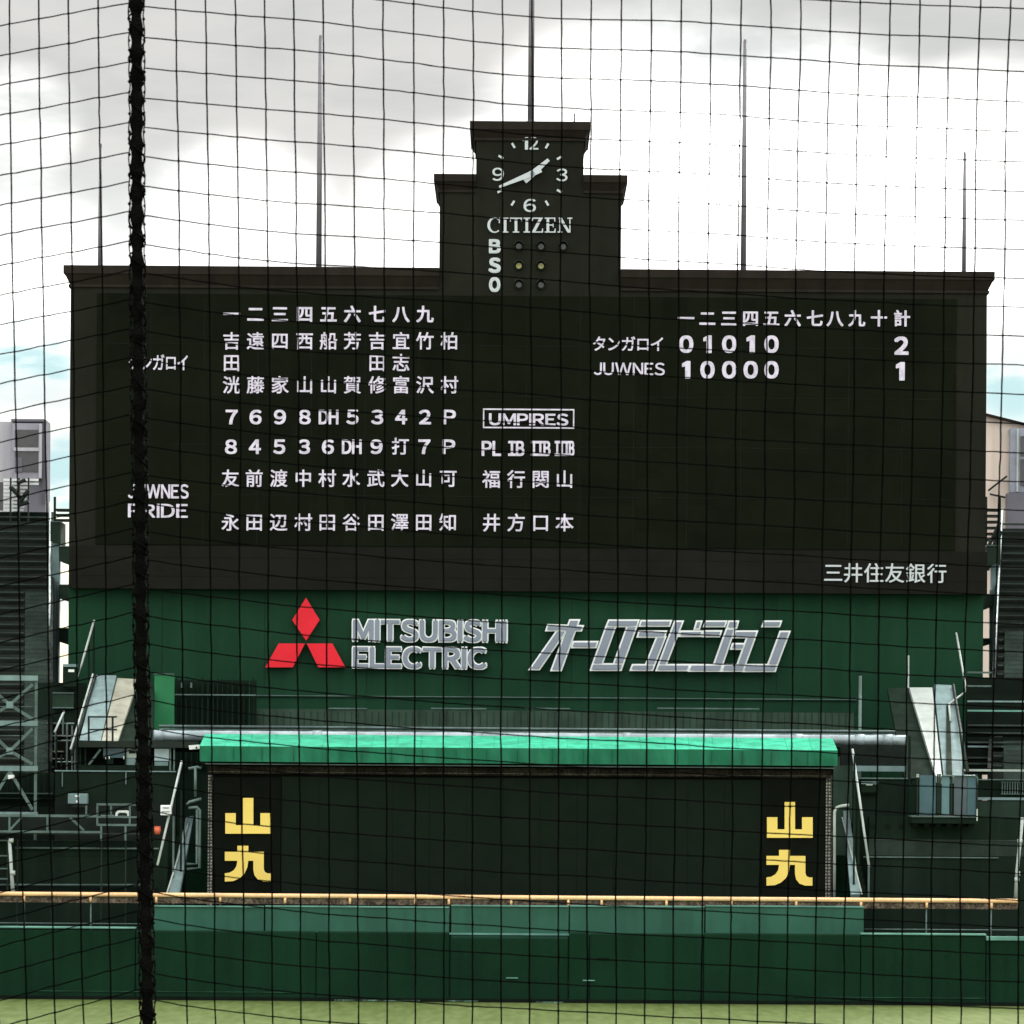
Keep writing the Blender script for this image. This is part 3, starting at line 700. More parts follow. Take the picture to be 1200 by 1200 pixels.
# ------------------------------------------------------------------ seating stands (rows narrow towards the field as the aisles run radially)
def stand(label, inner, outer, rows, Y0, z0, dY, dz, aisles, zbase=0, aisle_rows=20, skew=0):
    inn = lambda i: inner + skew*(1-i/rows)
    st = thing('seating_stand', label, 'stand', (X_((inner+outer)/2, Y0), Y0, 0), 'outfield seating stands')
    tr = MB(); 
    for i in range(rows):
        Ya, Yb = Y0+dY*i, Y0+dY*(i+1); z = z0+dz*i
        xa0, xa1 = sorted((X_(inn(i), Ya), X_(outer, Ya))); xb0, xb1 = sorted((X_(inn(i+1), Yb), X_(outer, Yb)))
        zl = zbase if i in (0,) else z0-1.0
        tr.add([(xa0,Ya,zl),(xa1,Ya,zl),(xb1,Yb,zl),(xb0,Yb,zl),(xa0,Ya,z),(xa1,Ya,z),(xb1,Yb,z),(xb0,Yb,z)],
               [(0,1,5,4),(4,5,6,7),(1,2,6,5),(3,0,4,7)] + ([(2,3,7,6)] if i == rows-1 else []))
    tr.build('terrace', m_conc, st)
    for i in range(rows):
        Ya = Y0+dY*i; z = z0+dz*i; Yc = Ya+dY*.45
        spans = []; lo, hi = min(inn(i), outer), max(inn(i), outer); cur = lo
        for a0, a1 in (sorted(aisles) if i < aisle_rows else []):
            spans.append((cur+1, a0)); cur = a1
        spans.append((cur, hi-1.5))
        bb = MB()
        for a0, a1 in spans:
            j = 0; x = a0
            bb.box(X_(a0, Yc)+.05, X_(a1, Yc)-.05, Yc+random.uniform(-.02,.02), Yc+.3, z+.17, z+.22+random.uniform(0,.012))
        bb.build('bench_row', m_bench, st)
    for a0, a1 in aisles:
        ai = MB()
        for i in range(aisle_rows*2):
            Ya = Y0+dY*i/2; z = z0+dz*i/2-dz*.0
            ai.box(X_(a0, Ya), X_(a1, Ya), Ya-.005, Ya+dY/2+.1, z-.3, z+.05)
            ai.box(X_(a0, Ya), X_(a1, Ya), Ya-.02, Ya+.05, z+.053, z+.062)
        ai.build('aisle_steps', m_bench2, st)
    return st
sl = stand('dark stepped seating stand left of the scoreboard, under the lilac building', 57, -500, 30, 143.0, 7.75, .8, .34, [(28, 56), (-95, -70)])
sr = stand('dark stepped seating stand right of the scoreboard, under the tan building', 1173, 1700, 30, 143.0, 7.75, .8, .34, [(1176, 1215), (1320, 1345)], aisle_rows=16, skew=-12)
# white edging of the stand ends
def edging(st, px, i0, i1, side):
    pts = []
    for i in range(i0, i1+1):
        Y = 143+.8*i; pts.append((X_(px+(-12*(1-i/30) if side > 0 else 0), Y), Y, 7.75+.34*i+.75))
    MB().tube(pts, .042, 8).build('edge_rail', mat('edge_paint', (.26,.33,.32), .5), st, True)
    for i in range(i0, i1+1, 4):
        Y = 143+.8*i; pq_ = px+(-12*(1-i/30) if side > 0 else 0); MB().box(X_(pq_, Y)-.02, X_(pq_, Y)+.02, Y-.02, Y+.02, 7.75+.34*i-.3, 7.75+.34*i+.72).build('edge_post', m_steel, st)
edging(sl, 56.5, 13, 29, -1); edging(sr, 1172.5, 11, 29, 1)
for (st, px) in ((sl, 57), (sr, 1173)):
    pts_t = []; pts_b = []
    for i in (0, 30):
        Y = 143+.8*i; x = X_(px-(12*(1-i/30) if px > 600 else 0), Y); pts_t.append(Vector((x, Y, 7.75+.34*i+.1))); pts_b.append(Vector((x, Y, 0)))
    sg = 1 if px < 600 else -1
    q = [pts_t[0], pts_t[1], pts_b[1], pts_b[0]]
    vs = q + [p_ + Vector((sg*.12, 0, 0)) for p_ in q]
    MB().add(vs, [(0,1,2,3),(7,6,5,4),(0,4,5,1),(3,2,6,7),(1,5,6,2),(0,3,7,4)]).build('end_wall', m_ddark, st)

# stair towers between stands and scoreboard
def stair_tower(label, cpx, wpx, side, landings, ytop):
    Y = 160.0
    t = thing('stair_tower', label, 'stair tower', (X_(cpx, Y), Y, 0), 'outside stair towers')
    top = EYE + (HOR-ytop)*K*Y
    MB().box(X_(cpx-wpx/2, Y), X_(cpx+wpx/2, Y), Y, Y+.5, 0, top).build('column', mat('column_paint', (.20,.30,.31), .6, vary=.15, streak=.25), t)
    MB().box(X_(cpx-1+side*wpx*.5, Y)-.06, X_(cpx-1+side*wpx*.5, Y)+.06, Y-.15, Y-.01, 0, top-1.5).build('drain_pipe', m_steel, t)
    for x0, x1, y0, y1, dn in landings:
        l = MB()
        pts = [(x0, y0), (x1, y0), (x1, y1), (x0, y1-dn)] if side > 0 else [(x0, y0), (x1, y0), (x1, y1-dn), (x0, y1)]
        l.pprism(pts, Y-.4, 1.8).build('landing', mat('landing_green', (.024,.044,.030), .7, vary=.2, spec=.1), t)
        MB().pbox(x0, y0-1.2, x1, y0-.1, Y-.45, 1.9).build('landing_edge', m_steel, t)
    return t
tl = stair_tower('narrow outside stair tower in the gap left of the scoreboard', 63.5, 8, 1, [(69, 84, 686, 705, 4), (69, 84, 737, 757, 5), (69, 84, 641, 662, 5), (59, 71, 612, 638, 4)], 640)
tr_ = stair_tower('narrow outside stair tower in the gap right of the scoreboard', 1164, 7, -1, [(1150, 1165, 697, 716, 6), (1147, 1160, 749, 759, 4), (1156, 1171, 640, 664, 5)], 642)
for t, xs, ys in ((tl, (64, 82), range(596, 612, 6)), (tr_, (1156, 1172), range(596, 640, 7))):
    for j, y in enumerate(ys):
        a, c = P(xs[0], y, 160), P(xs[1], y+(2 if j % 2 else -2), 160)
        MB().box(a.x, c.x, 160, 161, a.z-.06, a.z).build('tread', m_dark, t)
    for x in xs:
        if t is tl and x > 70: continue
        a, c = P(x, min(ys)-14, 160), P(x, 700, 160)
        MB().tube([(a.x, 160.1, a.z), (a.x, 160.1, c.z)], .05, 6).build('stringer_post', m_dark, t)
    if t is tl: continue
    a, c = P(xs[0], 668, 159.8), P(xs[1], 622, 159.8)
    MB().tube([a, c], .11, 6).build('diagonal_brace', m_dark, t)
    a, c = P(xs[0], 645, 159.7), P(xs[1], 612, 159.7)
    MB().tube([a, c], .07, 6).build('diagonal_brace', m_dark, t)

# ------------------------------------------------------------------ sloping stair slabs with handrails
ls = thing('stair_parapet', 'blue grey and beige sloping stair parapet left of the net rope', 'stair parapet', (X_(128, 145), 145, 0), 'sloping stair parapets')
MB().slab([P(113,791,148), P(136.5,791.5,148), P(118,868,142.5), P(93,867.5,142.5)], .25).build('outer_slab', m_bluegrey, ls)
MB().slab([P(137.5,794.5,148), P(162,796,148), P(138,868.5,142.5), P(119,868,142.5)], .25).build('inner_slab', m_beige, ls)
MB().slab([P(162.5,800,148.2), P(180,800,148.2), P(180,872,142.7), P(138.5,870,142.7)], .2).build('stair_soffit', m_dgreen, ls)
for a, c, r in (((112,793,147.6), (84,884,141.6), .075), ):
    MB().tube([P(*a), P(*c)], r*.7, 8).build('handrail', m_dark, ls, True)
pts = [P(110.5-26*t, 794+88*t, 147.4-6*t) for t in (0, .25, .5, .75, 1)]
MB().tube([p_+Vector((-.05,0,.12)) for p_ in pts], .035, 8).build('handrail', m_pale, ls, True)
MB().box(P(90,869,142.3).x, P(165,869,142.3).x, 141.6, 142.5, P(90,876,142.3).z, P(90,869.5,142.3).z).build('landing_edge', m_dark, ls)
gl = thing('guard_rail', 'small dark guard rail at the foot of the left sloping parapet', 'railing', (X_(119, 141.4), 141.4, 7))
for y in (840, 855): MB().tube([P(103, y, 141.4), P(137, y, 141.4)], .03, 6).build('bar', m_dark, gl)
for x in (104, 132): MB().tube([P(x, 840, 141.4), P(x, 872, 141.4)], .035, 6).build('post', m_dark, gl)

rs = thing('stair_parapet', 'white sloping stair parapet at the right with grey strip beside it', 'stair parapet', (X_(1098, 145), 145, 0), 'sloping stair parapets')
MB().slab([P(1065.7,805.6,148), P(1092.5,805.6,148), P(1104,911,141.5), P(1096.5,909,141.5)], .25).build('inner_slab', mat('slab_white', (.40,.44,.41), .6, vary=.08, scale=.8, streak=.1), rs)
MB().slab([P(1094.5,802,148.2), P(1117.5,803,148.2), P(1130,910,141.6), P(1106,911,141.6)], .25).build('outer_slab', m_bluegrey, rs)
MB().slab([P(1109,826,146.6), P(1113,826,146.6), P(1116,910,141.45), P(1109,910,141.45)], .1).build('rail_shadow', m_dgreen, rs)  # dark strip laid on the slab as the handrail's shadow
MB().slab([P(1040,806,148.4), P(1065,806,148.4), P(1096,912,141.7), P(1060,912,141.7)], .2).build('stair_soffit', m_dgreen, rs)
hr = [P(1120.6,742,151), P(1132.5,810,147.5), P(1112,825,146.5), P(1114,845,145.4), P(1130,905,141.4)]
MB().tube(hr[:4], .038, 8).build('handrail', m_pale, rs, True)
MB().tube([P(1117,803,148), P(1134,905,141.3)], .06, 8).build('handrail', m_dark, rs, True)
h2 = thing('stair_handrail', 'white leaning handrail rising on the green wall left of the net rope', 'handrail', (X_(98, 147), 147, 8), 'stair handrails')
MB().tube([P(110.5,727,150), P(108,735,149.8), P(96,778,148), P(87.5,805,146.8)], .04, 8).build('bar', m_pale, h2, True)
for x, y, yb in ((110, 730, 790), (104, 750, 800)):
    MB().tube([P(x, y, 149.9), P(x, yb, 149.9)], .035, 6).build('post', m_dgreen, h2)
h3 = thing('stair_handrail', 'short white leaning handrail among the dark benches at far left', 'handrail', (X_(70, 143), 143, 8), 'stair handrails')
MB().tube([P(75,834,144.5), P(64,858,143.4)], .04, 8).build('bar', m_pale, h3, True)
for t in (.1, .9):
    q = P(75,834,144.5).lerp(P(64,858,143.4), t); MB().tube([q, q-Vector((0,0,.8))], .03, 6).build('post', m_steel, h3)

# ------------------------------------------------------------------ left foreground: walls, scaffold, catwalk
YW = 138.6
lw = thing('stand_front_wall', 'dark green front wall of the stand, lower left behind the orange rail', 'wall', (X_(20, YW), YW, 0), 'front walls of the stands')
MB().pbox(-600, 985, 196, 1110, YW, .5).build('wall_face', m_dgreen, lw)
MB().tube([P(18, 993.5, YW-.15), P(186, 994.7, YW-.15)], .035, 8).build('pipe_rail', m_steel, lw, True)
MB().tube([P(-600, 1036, YW-.15), P(165, 1037, YW-.15)], .035, 8).build('pipe_rail', m_steel, lw, True)
MB().pbox(-600, 1002, 190, 1003, YW-.03, .1).build('ledge', m_dgreen, lw)
MB().pbox(-600, 1040, 196, 1049, YW-.08, .1).build('plinth', m_ddark, lw)
YX = 140.6
uw = thing('terrace_wall', 'dark wall under the glazed booth behind the metal catwalk', 'wall', (X_(130, YX), YX, 0))
MB().pbox(64, 904.5, 206, 1100, YX, .4).build('wall_face', m_dgreen, uw)
MB().pbox(64, 903, 206, 904.4, YX-.06, .5).build('coping', m_bluegrey, uw)
MB().pbox(64, 940, 206, 985, YX-.05, .04).build('black_backing', m_black, uw)  # flat black sheet on the wall, painted-in shade behind the catwalk
for x, y0, y1 in ((147.5, 905, 919), (73, 905, 922)): MB().pbox(x-.7, y0, x+.7, y1, YX-.08, .06).build('drain_pipe', m_steel, uw)
dw = thing('low_terrace', 'dark low terrace wall below the scaffold at far left', 'wall', (X_(0, YX), YX+.2, 0))
MB().pbox(-600, 946, 63, 1100, YX+.2, .4).build('wall_face', m_ddark, dw)
for y, m in ((929, m_bench2), (946, m_bench), (935, m_dgreen)): MB().pbox(-600, y, 62, y+1.4, YX+.4, .6).build('ledge', m, dw)
MB().pbox(-600, 905, 63, 945, YX+1.1, .2).build('screen_panel', m_dgreen, dw)
for i in range(12): MB().pbox(-18+i*6.5, 906, -16.5+i*6.5, 930, YX+1.0, .08).build('baluster', m_ddark, dw)

YSc = 139.4
sca = thing('scaffold_tower', 'grey steel scaffold tower with crossed braces at the left edge', 'scaffold', (X_(11, YSc), YSc, 0))
def beam(mb, a, c, w):   # flat rolled section between two pixels at scaffold depth
    a, c = P(*a), P(*c); v = (c-a).normalized(); n = Vector((-v.z, 0, v.x))*w/2
    return mb.prism([a-n, c-n, c+n, a+n], .08)
for x in (41.3, -19): MB().pbox(x-1.6, 795, x+1.6, 1100, YSc+.1, .1).build('upright', m_steel, sca)
for y, w in ((794.5, 6), (847.5, 6), (900.5, 6), (953, 3)): MB().pbox(-24, y-w/2, 44, y+w/2, YSc-.02, .12).build('deck_beam', m_bluegrey, sca)
for yc, yt, yb in ((826, 799, 844.5), (880, 851, 897.5), (904, 904, 951)):
    if yc != 904: MB().pbox(7.5, yc-4, 15.5, yc+4, YSc-.06, .03).build('gusset', m_bluegrey, sca)
    for j, (x, y) in enumerate(((38, yt+3), (-16, yt+3), (38, yb-2), (-16, yb-2))):
        if yc == 904 and j < 2: continue
        beam(MB(), (11.5, yc, YSc+.004*j+.01), (x, y, YSc+.004*j+.01), .10).build('brace', m_steel, sca)
for y in (812, 828, 862): MB().pbox(-22, y-.5, 39, y+.5, YSc+.25, .05).build('ledger', m_steel, sca)
MB().tube([P(13, 908, YSc-.1), P(13, 913, YSc-.1)], .11, 8).build('lamp', m_white, sca)

YK = 137.9
cw = thing('metal_catwalk', 'pale steel catwalk truss with dark openings above the lower left wall', 'catwalk', (X_(80, YK), YK, 0))
for r in ((-300, 954.5, 113, 957.5), (-300, 973.5, 118, 976), (113, 941.5, 160, 944), (113, 965.5, 163, 968), (113, 956.5, 160, 958.5)):
    MB().pbox(*r, YK, .1).build('chord', m_steel, cw)
for x, y0, y1 in ((55.5, 957.5, 973.5), (114, 944, 965.5), (152, 944, 965.5), (118.5, 968, 985), (147, 968, 985), (101, 944, 954), (11, 957.5, 973.5), (-40, 957.5, 973.5), (-90, 957.5, 973.5), (130, 944, 956)):
    MB().pbox(x-1.1, y0, x+1.1, y1, YK+.012, .07).build('upright', m_steel, cw)
for a, c in (((25, 958), (11, 973)), ((82, 958), (98, 973)), ((-30, 958), (-12, 973))):
    beam(MB(), (*a, YK+.02), (*c, YK+.02), .07).build('brace', m_steel, cw)
MB().pbox(-300, 957.5, 113, 973.5, YK+.9, .05).build('gap_shade', m_black, cw)  # black sheet standing in for the shade in the truss openings
MB().box(X_(-300, YK), X_(163, YK), YK+.02, YK+.9, P(50, 977.5, YK).z, P(50, 976.1, YK).z).build('deck', m_dark, cw)
for x in (-280, -120, 20, 60, 118.5, 147): MB().pbox(x-.7, 985, x+.7, 1110, YK+.3, .08).build('leg', m_dark, cw)

def cabinet(label, x0, y0, x1, y1, Y, plate):
    c = thing('electrical_cabinet', label, 'cabinet', (X_((x0+x1)/2, Y), Y, P(x0, y1, Y).z), 'wall cabinets')
    MB().pbox(x0, y0, x1, y1, Y, .4).build('case', m_dgreen, c, bevel=.02)
    MB().pbox(x0+.4, y0-.8, x1+.2, y0+2.5, Y-.05, .5).build('hood', m_bluegrey, c)
    MB().pbox(*plate, Y-.02, .03).build('plate', m_white, c)
    MB().pbox(x0+.5, y1+.2, x1-.5, y1+2, Y+.05, .3).build('bracket', m_ddark, c)
cabinet('green cabinet with white plate by the left gap under the scoreboard', 73.5, 779, 89.5, 805, 146.4, (80, 784.5, 87, 787.5))
cabinet('green cabinet with white plate on the wall right of the hut', 1009, 916.5, 1029, 929, 140.2, (1015, 918.2, 1022.5, 920.2))
YLt = 139.9
fl = thing('floodlight', 'small pale green floodlight box on the dark wall left of the rope', 'floodlight', (X_(91, YLt), YLt, P(91, 942, YLt).z))
MB().pbox(79.5, 930, 102.5, 942, YLt, .35).build('housing', m_bluegrey, fl, bevel=.02)
MB().pbox(88, 932, 93, 934, YLt-.03, .04).build('lamp', m_white, fl); MB().pbox(89, 938, 92, 940.5, YLt-.03, .04).build('lamp', m_white, fl)
MB().pbox(84, 942, 103, 946, YLt+.1, .2).build('bracket', m_dark, fl)

# booth
YBo = 141.2
bo = thing('press_booth', 'low glazed booth under the pipe, on both sides of the net rope', 'booth', (X_(150, YBo), YBo, P(150, 903, YBo).z))
MB().pbox(90, 868.5, 232, 876, YBo-.3, 2.4).build('roof', m_dark, bo)
MB().pbox(92, 876.1, 205, 903, YBo+1.8, .2).build('back_wall', m_ddark, bo)
MB().pbox(92, 897, 205, 903, YBo, .1).build('sill_wall', m_dgreen, bo)
for x0, y0, x1, y1, m in ((148, 877.5, 161, 888, m_pale), (148, 888.5, 161, 896.5, m_bluegrey), (181, 877.5, 198, 891.5, mat('sky_pane', (.42,.56,.60), .12, vary=.1, spec=.8)), (181, 892.5, 197, 902.5, m_bluegrey), (121, 877, 146, 888, m_glass), (125, 878, 133, 895, m_dgreen)):
    MB().pbox(x0, y0, x1, y1, YBo+.04+.004*(x0 % 7), .02).build('window_pane', m, bo)
for x in (94, 100, 147, 163, 199.5, 204): MB().pbox(x-.9, 876.1, x+.9, 903, YBo-.02, .12).build('mullion', m_steel if x > 190 else m_dgreen, bo)
MB().pbox(151, 879.5, 159, 883, YBo+.03, .02).build('emblem', m_black, bo)
beam(MB(), (118, 878, YBo-.05), (104, 896, YBo-.05), .07).build('brace', m_steel, bo)
for x in (124, 128, 145): MB().pbox(x-.5, 886, x+.5, 889.5, YBo-.03, .05).build('fitting', m_white, bo)
sp = thing('wall_bracket', 'white triangular bracket beside the left end of the awning', 'bracket', (X_(227, 140.5), 140.5, P(227, 880, 140.5).z))
MB().pprism([(221, 873.5), (234, 872.5), (234, 877.5), (222, 878.5)], 140.5, .2).build('plate', m_white, sp)
MB().pprism([(228.6, 877), (230.2, 874.6), (231.6, 877)], 140.48, .015).build('mark', m_dark, sp)

# small kit on the catwalk
YKi = 138.3
kb = thing('equipment_box', 'white equipment box on the catwalk right of the net rope', 'box', (X_(194, YKi), YKi, P(194, 956, YKi).z))
MB().pbox(188, 943.5, 200.5, 955.5, YKi, .35).build('case', m_white, kb, bevel=.02)
MB().pbox(189.5, 950.5, 199, 951.6, YKi-.015, .02).build('seam', m_sgrey, kb)
MB().pbox(191, 946, 198, 947.4, YKi-.015, .02).build('handle', m_sgrey, kb)
cs = thing('camera_case', 'white rounded case with dark front, sitting on the catwalk beam', 'case', (X_(143, YKi), YKi, P(143, 957, YKi).z))
MB().pprism([(135, 956.3), (135.4, 952.5), (138, 949.8), (148, 949.6), (151.2, 951.5), (151.5, 956.3)], YKi, .3).build('shell', m_white, cs)
MB().pprism([(138, 956), (138.3, 953.6), (140, 952.4), (147, 952.4), (149, 953.8), (149, 956)], YKi-.015, .02).build('front', m_dark, cs)
MB().pbox(118, 955, 134, 956.4, YKi, .1).build('cable', m_bluegrey, cs)
ob = thing('orange_bucket', 'small orange red bucket beside the net rope', 'bucket', (X_(184, YKi), YKi, P(184, 977, YKi).z))
c = P(184.5, 977.5, YKi+.15); s2 = K*YKi
MB().tube([c, c+Vector((0,0,4*s2)), c+Vector((0,0,8.5*s2))], [3.0*s2, 4.0*s2, 3.6*s2], 14).build('bucket_body', m_orange, ob, True)
MB().tube([c+Vector((0,0,8.5*s2)), c+Vector((0,0,9.2*s2))], 3.9*s2, 14).build('rim', m_orange, ob, True)
def standpipe(label, pts, Y, rungs):
    p_ = thing('stand_post', label, 'post', (X_(pts[0][0], Y), Y, 0))
    MB().tube([P(x, y, Y) for x, y in pts], [.075]+[.06]*(len(pts)-1), 8).build('post', m_pale, p_, True)
    for x, y in rungs: MB().tube([P(x-2.5, y, Y-.03), P(x+2.8, y, Y-.03)], .08, 8).build('insulator', m_pale, p_, True)
    return p_
standpipe('white post with clamps at the lower left edge, beside the ladder', [(15.5, 1050), (13.5, 1022), (11.2, 985)], 138.1, [(13, 985), (15, 1023)])
standpipe('white leaning post with clamps at the lower right edge', [(1190.5, 1052), (1192, 1020), (1198, 958)], 138.1, [(1191.5, 1031), (1192.5, 1024), (1195, 986)])
ld = thing('ladder', 'dark ladder at the lower left edge beside the white post', 'ladder', (X_(2, 138.2), 138.2, 0))
for x in (-6, 9): MB().tube([P(x, 980, 138.3), P(x, 1050, 138.3)], .04, 6).build('side_rail', m_dark, ld)
for y in (985, 1003, 1018, 1030): MB().tube([P(-6, y, 138.25), P(9, y, 138.25)], .03, 6).build('rung', m_steel, ld)

# stairs beside the hut
def hut_stair(label, rail_, strip, post_x, side):
    st = thing('hut_stair', label, 'staircase', (X_(strip[2][0], 139), 139, 0), 'stairs beside the backscreen hut')
    (xa, ya), (xb, yb) = rail_
    MB().slab([P(*strip[0], 141.5), P(*strip[1], 141.5), P(*strip[2], 137.9), P(*strip[3], 137.9)], .15).build('stair_edge', m_bluegrey, st)
    MB().tube([P(xa, ya, 139.9), P(xb, yb, 137.4)], .042, 8).build('handrail', m_pale, st, True)
    mid = [((strip[0][0]*.9+strip[1][0]*.1)-side*2, strip[0][1]+8), ((strip[3][0] if side < 0 else strip[2][0])-side*2*-1, strip[3][1])]
    MB().tube([P(*mid[0], 141.1), P(*mid[1], 137.6)], .03, 8).build('lower_rail', m_pale, st, True)
    for i, (x, y0) in enumerate(post_x):
        MB().pbox(x-1.1, y0, x+1.1, 1060, 138.3+.3*i, .08).build('baluster', m_steel if i % 2 else m_dgreen, st)
    t = MB()
    for i in range(12):
        f = i/12; Y = 138.0+3.5*f; yv = strip[2][1] + (strip[0][1]-strip[2][1])*f
        xo = rail_[1][0]+(rail_[0][0]-rail_[1][0])*f; xi = strip[3 if side < 0 else 2][0]+(strip[0 if side < 0 else 1][0]-strip[3 if side < 0 else 2][0])*f
        a, c = sorted((X_(xo, Y), X_(xi, Y))); z = EYE-(yv-HOR)*K*Y
        t.box(a, c, Y, Y+.3, 0, z-.1)
    t.build('steps', m_dgreen, st)
    return st
hut_stair('staircase with pale edge left of the hut, beside the net rope', ((213, 892), (184.5, 1014)), [(218,957),(227,956),(210,1047),(197.5,1047)], [(193, 1000), (203, 955), (212, 925), (186, 1015)], -1)
hut_stair('staircase with pale edge right of the hut, before the dark wall', ((999, 878), (1018.5, 1016)), [(988,950),(995,950),(1008,1048),(997,1048)], [(1001, 885), (1018, 1016), (1006, 950)], 1)
def pipes(label, runs, Y, r, m):
    p_ = thing('drain_pipe', label, 'pipe', (X_(runs[0][0][0], Y), Y, P(*runs[0][0], Y).z), 'pipes on the hut sides')
    for i, run in enumerate(runs): MB().tube([P(x, y, Y+.02*i) for x, y in run], r, 8).build('pipe_run', m, p_, True)
pipes('pale bent pipe on the right side of the hut', [[(977.8, 1055), (977.8, 960), (978, 951), (980.5, 946.5), (985, 944.8), (995, 943.5)]], 138.9, .05, m_pale)
pipes('tangle of grey pipes on the left side of the hut', [[(229, 898), (229, 934)], [(221, 901), (231, 899), (236, 900)], [(219, 943), (222, 940), (236, 936)], [(221, 947), (231, 946), (234, 949), (234, 1017), (219, 1018.5)], [(219, 1012.5), (231, 1012.5), (231, 948)]], 138.7, .05, m_steel)

# ------------------------------------------------------------------ right foreground
YV = 140.4
rw = thing('stand_front_wall', 'dark green wall right of the hut under the glass balcony', 'wall', (X_(1100, YV), YV, 0), 'front walls of the stands')
MB().pbox(1000, 913, 1064, 1110, YV, .6).build('wall_face', m_dgreen, rw)
MB().pbox(1000, 911.3, 1064, 912.8, YV-.08, .5).build('coping', m_steel, rw)
MB().pbox(1000, 897.5, 1062, 904, YV+.8, .3).build('upper_ledge', m_bluegrey, rw)
MB().pbox(985, 873, 1062, 897, YV+1.6, .2).build('black_backing', m_black, rw)
MB().pbox(1064.5, 862, 1067, 1000, YV-.05, .2).build('corner_post', m_dgreen, rw)
MB().pbox(1018, 957, 1900, 1110, YV-.7, .5).build('lower_wall', m_dgreen, rw)
MB().pbox(1012, 1004, 1170, 1005.4, YV-.78, .1).build('pipe_rail', m_steel, rw)
MB().pbox(1018, 984, 1900, 985.2, YV-.74, .1).build('ledge', m_bench, rw)
MB().pbox(1018, 985.3, 1900, 1003, YV-.72, .05).build('panel_strip', mat('panel_dull', (0.018, 0.032, 0.024), .7, streak=.15), rw)
for x in (1022, 1040, 1056): MB().pbox(x-2.5, 966, x+2.5, 970, YV-.74, .08).build('bracket', m_ddark, rw)
YBa = 138.8
ba = thing('glass_balcony', 'balcony with blue tinted glass panels below the white sloping parapet', 'balcony', (X_(1108, YBa), YBa, P(1108, 968, YBa).z))
MB().pbox(1068.5, 958, 1146, 965, YBa, 1.6).build('floor_slab', m_dgreen, ba)
MB().pbox(1068.5, 956.3, 1146, 957.8, YBa-.05, 1.7).build('slab_edge', m_steel, ba)
for i in range(6): MB().pbox(1070+i*13, 965.1, 1076+i*13, 968.5, YBa+.1, 1).build('bracket', m_ddark, ba)
for x0, x1, m in ((1077.5, 1096.5, m_glass), (1103.5, 1112.5, mat('glass_light', (0.1, 0.2, 0.22), .15, spec=.35)), (1118, 1133, mat('glass_grey', (0.06, 0.085, 0.095), .15, spec=.35)), (1133.6, 1143.5, m_glass)):
    MB().pbox(x0, 908.5, x1, 955, YBa+.05, .03).build('glass_panel', m, ba)
for x in (1075, 1099, 1101.5, 1115, 1145): MB().pbox(x-.9, 907, x+.9, 956, YBa, .1).build('post', m_dark, ba)
MB().tube([P(1102, 915, YBa), P(1102.5, 911, YBa), P(1105, 909, YBa), P(1142, 909.2, YBa), P(1145, 911, YBa), P(1145.5, 920, YBa)], .03, 8).build('top_rail', m_steel, ba, True)
MB().pbox(1069, 915, 1074, 954, YBa+.1, .05).build('side_panel', m_dgreen, ba)
for x, y0, y1 in ((1145, 948, 962),): MB().pbox(x-.6, y0, x+.8, y1, YBa-.1, .06).build('drip_pipe', m_pale, ba)
for y in (908, 910): MB().pbox(1074, y-.8, 1077, y+.8, YBa-.06, .06).build('clamp', m_pale, ba)
YRr = 141.6
rr = thing('walkway_railing', 'pale railing with barred panel below the right seating stand', 'railing', (X_(1180, YRr), YRr, P(1180, 960, YRr).z))
MB().pbox(1130, 901.5, 1900, 904, YRr, .3).build('top_beam', m_pale, rr)
MB().pbox(1146, 913, 1900, 914.2, YRr, .08).build('mid_rail', m_steel, rr)
MB().pbox(1146, 914.3, 1900, 935, YRr+.4, .1).build('backing', m_dgreen, rr)
MB().pbox(1146, 934.5, 1900, 937.5, YRr, .3).build('lower_beam', m_bluegrey, rr)
MB().pbox(1146, 938, 1900, 1000, YRr+.05, .3).build('green_panel', mat('panel_mid', (0.016, 0.036, 0.022), .7, streak=.2), rr)
MB().pbox(1146, 966, 1900, 968, YRr-.1, .3).build('foot_beam', m_steel, rr)
for i in range(14): MB().pbox(1174+i*3, 917, 1175.2+i*3, 930, YRr+.2, .05).build('baluster', m_steel, rr)
for y in (916.5, 930.5): MB().pbox(1173, y-.4, 1216, y+.4, YRr+.19, .06).build('panel_frame', m_steel, rr)
for y, x0 in ((806, 1133), (827, 1133), (845, 1133), (861, 1133)):
    pass
YM = 144.6
lb = thing('bench_terrace', 'dark benches with pale fronts below the right seating stand', 'terrace', (X_(1170, YM), YM, 0))
for i, (y, m) in enumerate(((787, m_steel), (803, m_steel), (821, m_bluegrey), (832, m_teal), (849, m_bench), (858, m_bench), (869, m_bench), (874, m_bluegrey), (887, m_bench), (894, m_bench))):
    yy = YM + (894-y)*.028
    x1 = 1162 if y < 810 else 1900
    MB().pbox(1134, y, x1, y+(2.0 if m is not m_teal else 5), yy, .25).build('bench_row', m, lb)
b = MB()
for i in range(11):
    y = 900-10*i; yy = YM-.3+.28*(i)
    b.pbox(1133, y-6, 1900, y+8, yy+.35, .3)
b.build('terrace_steps', m_ddark, lb)

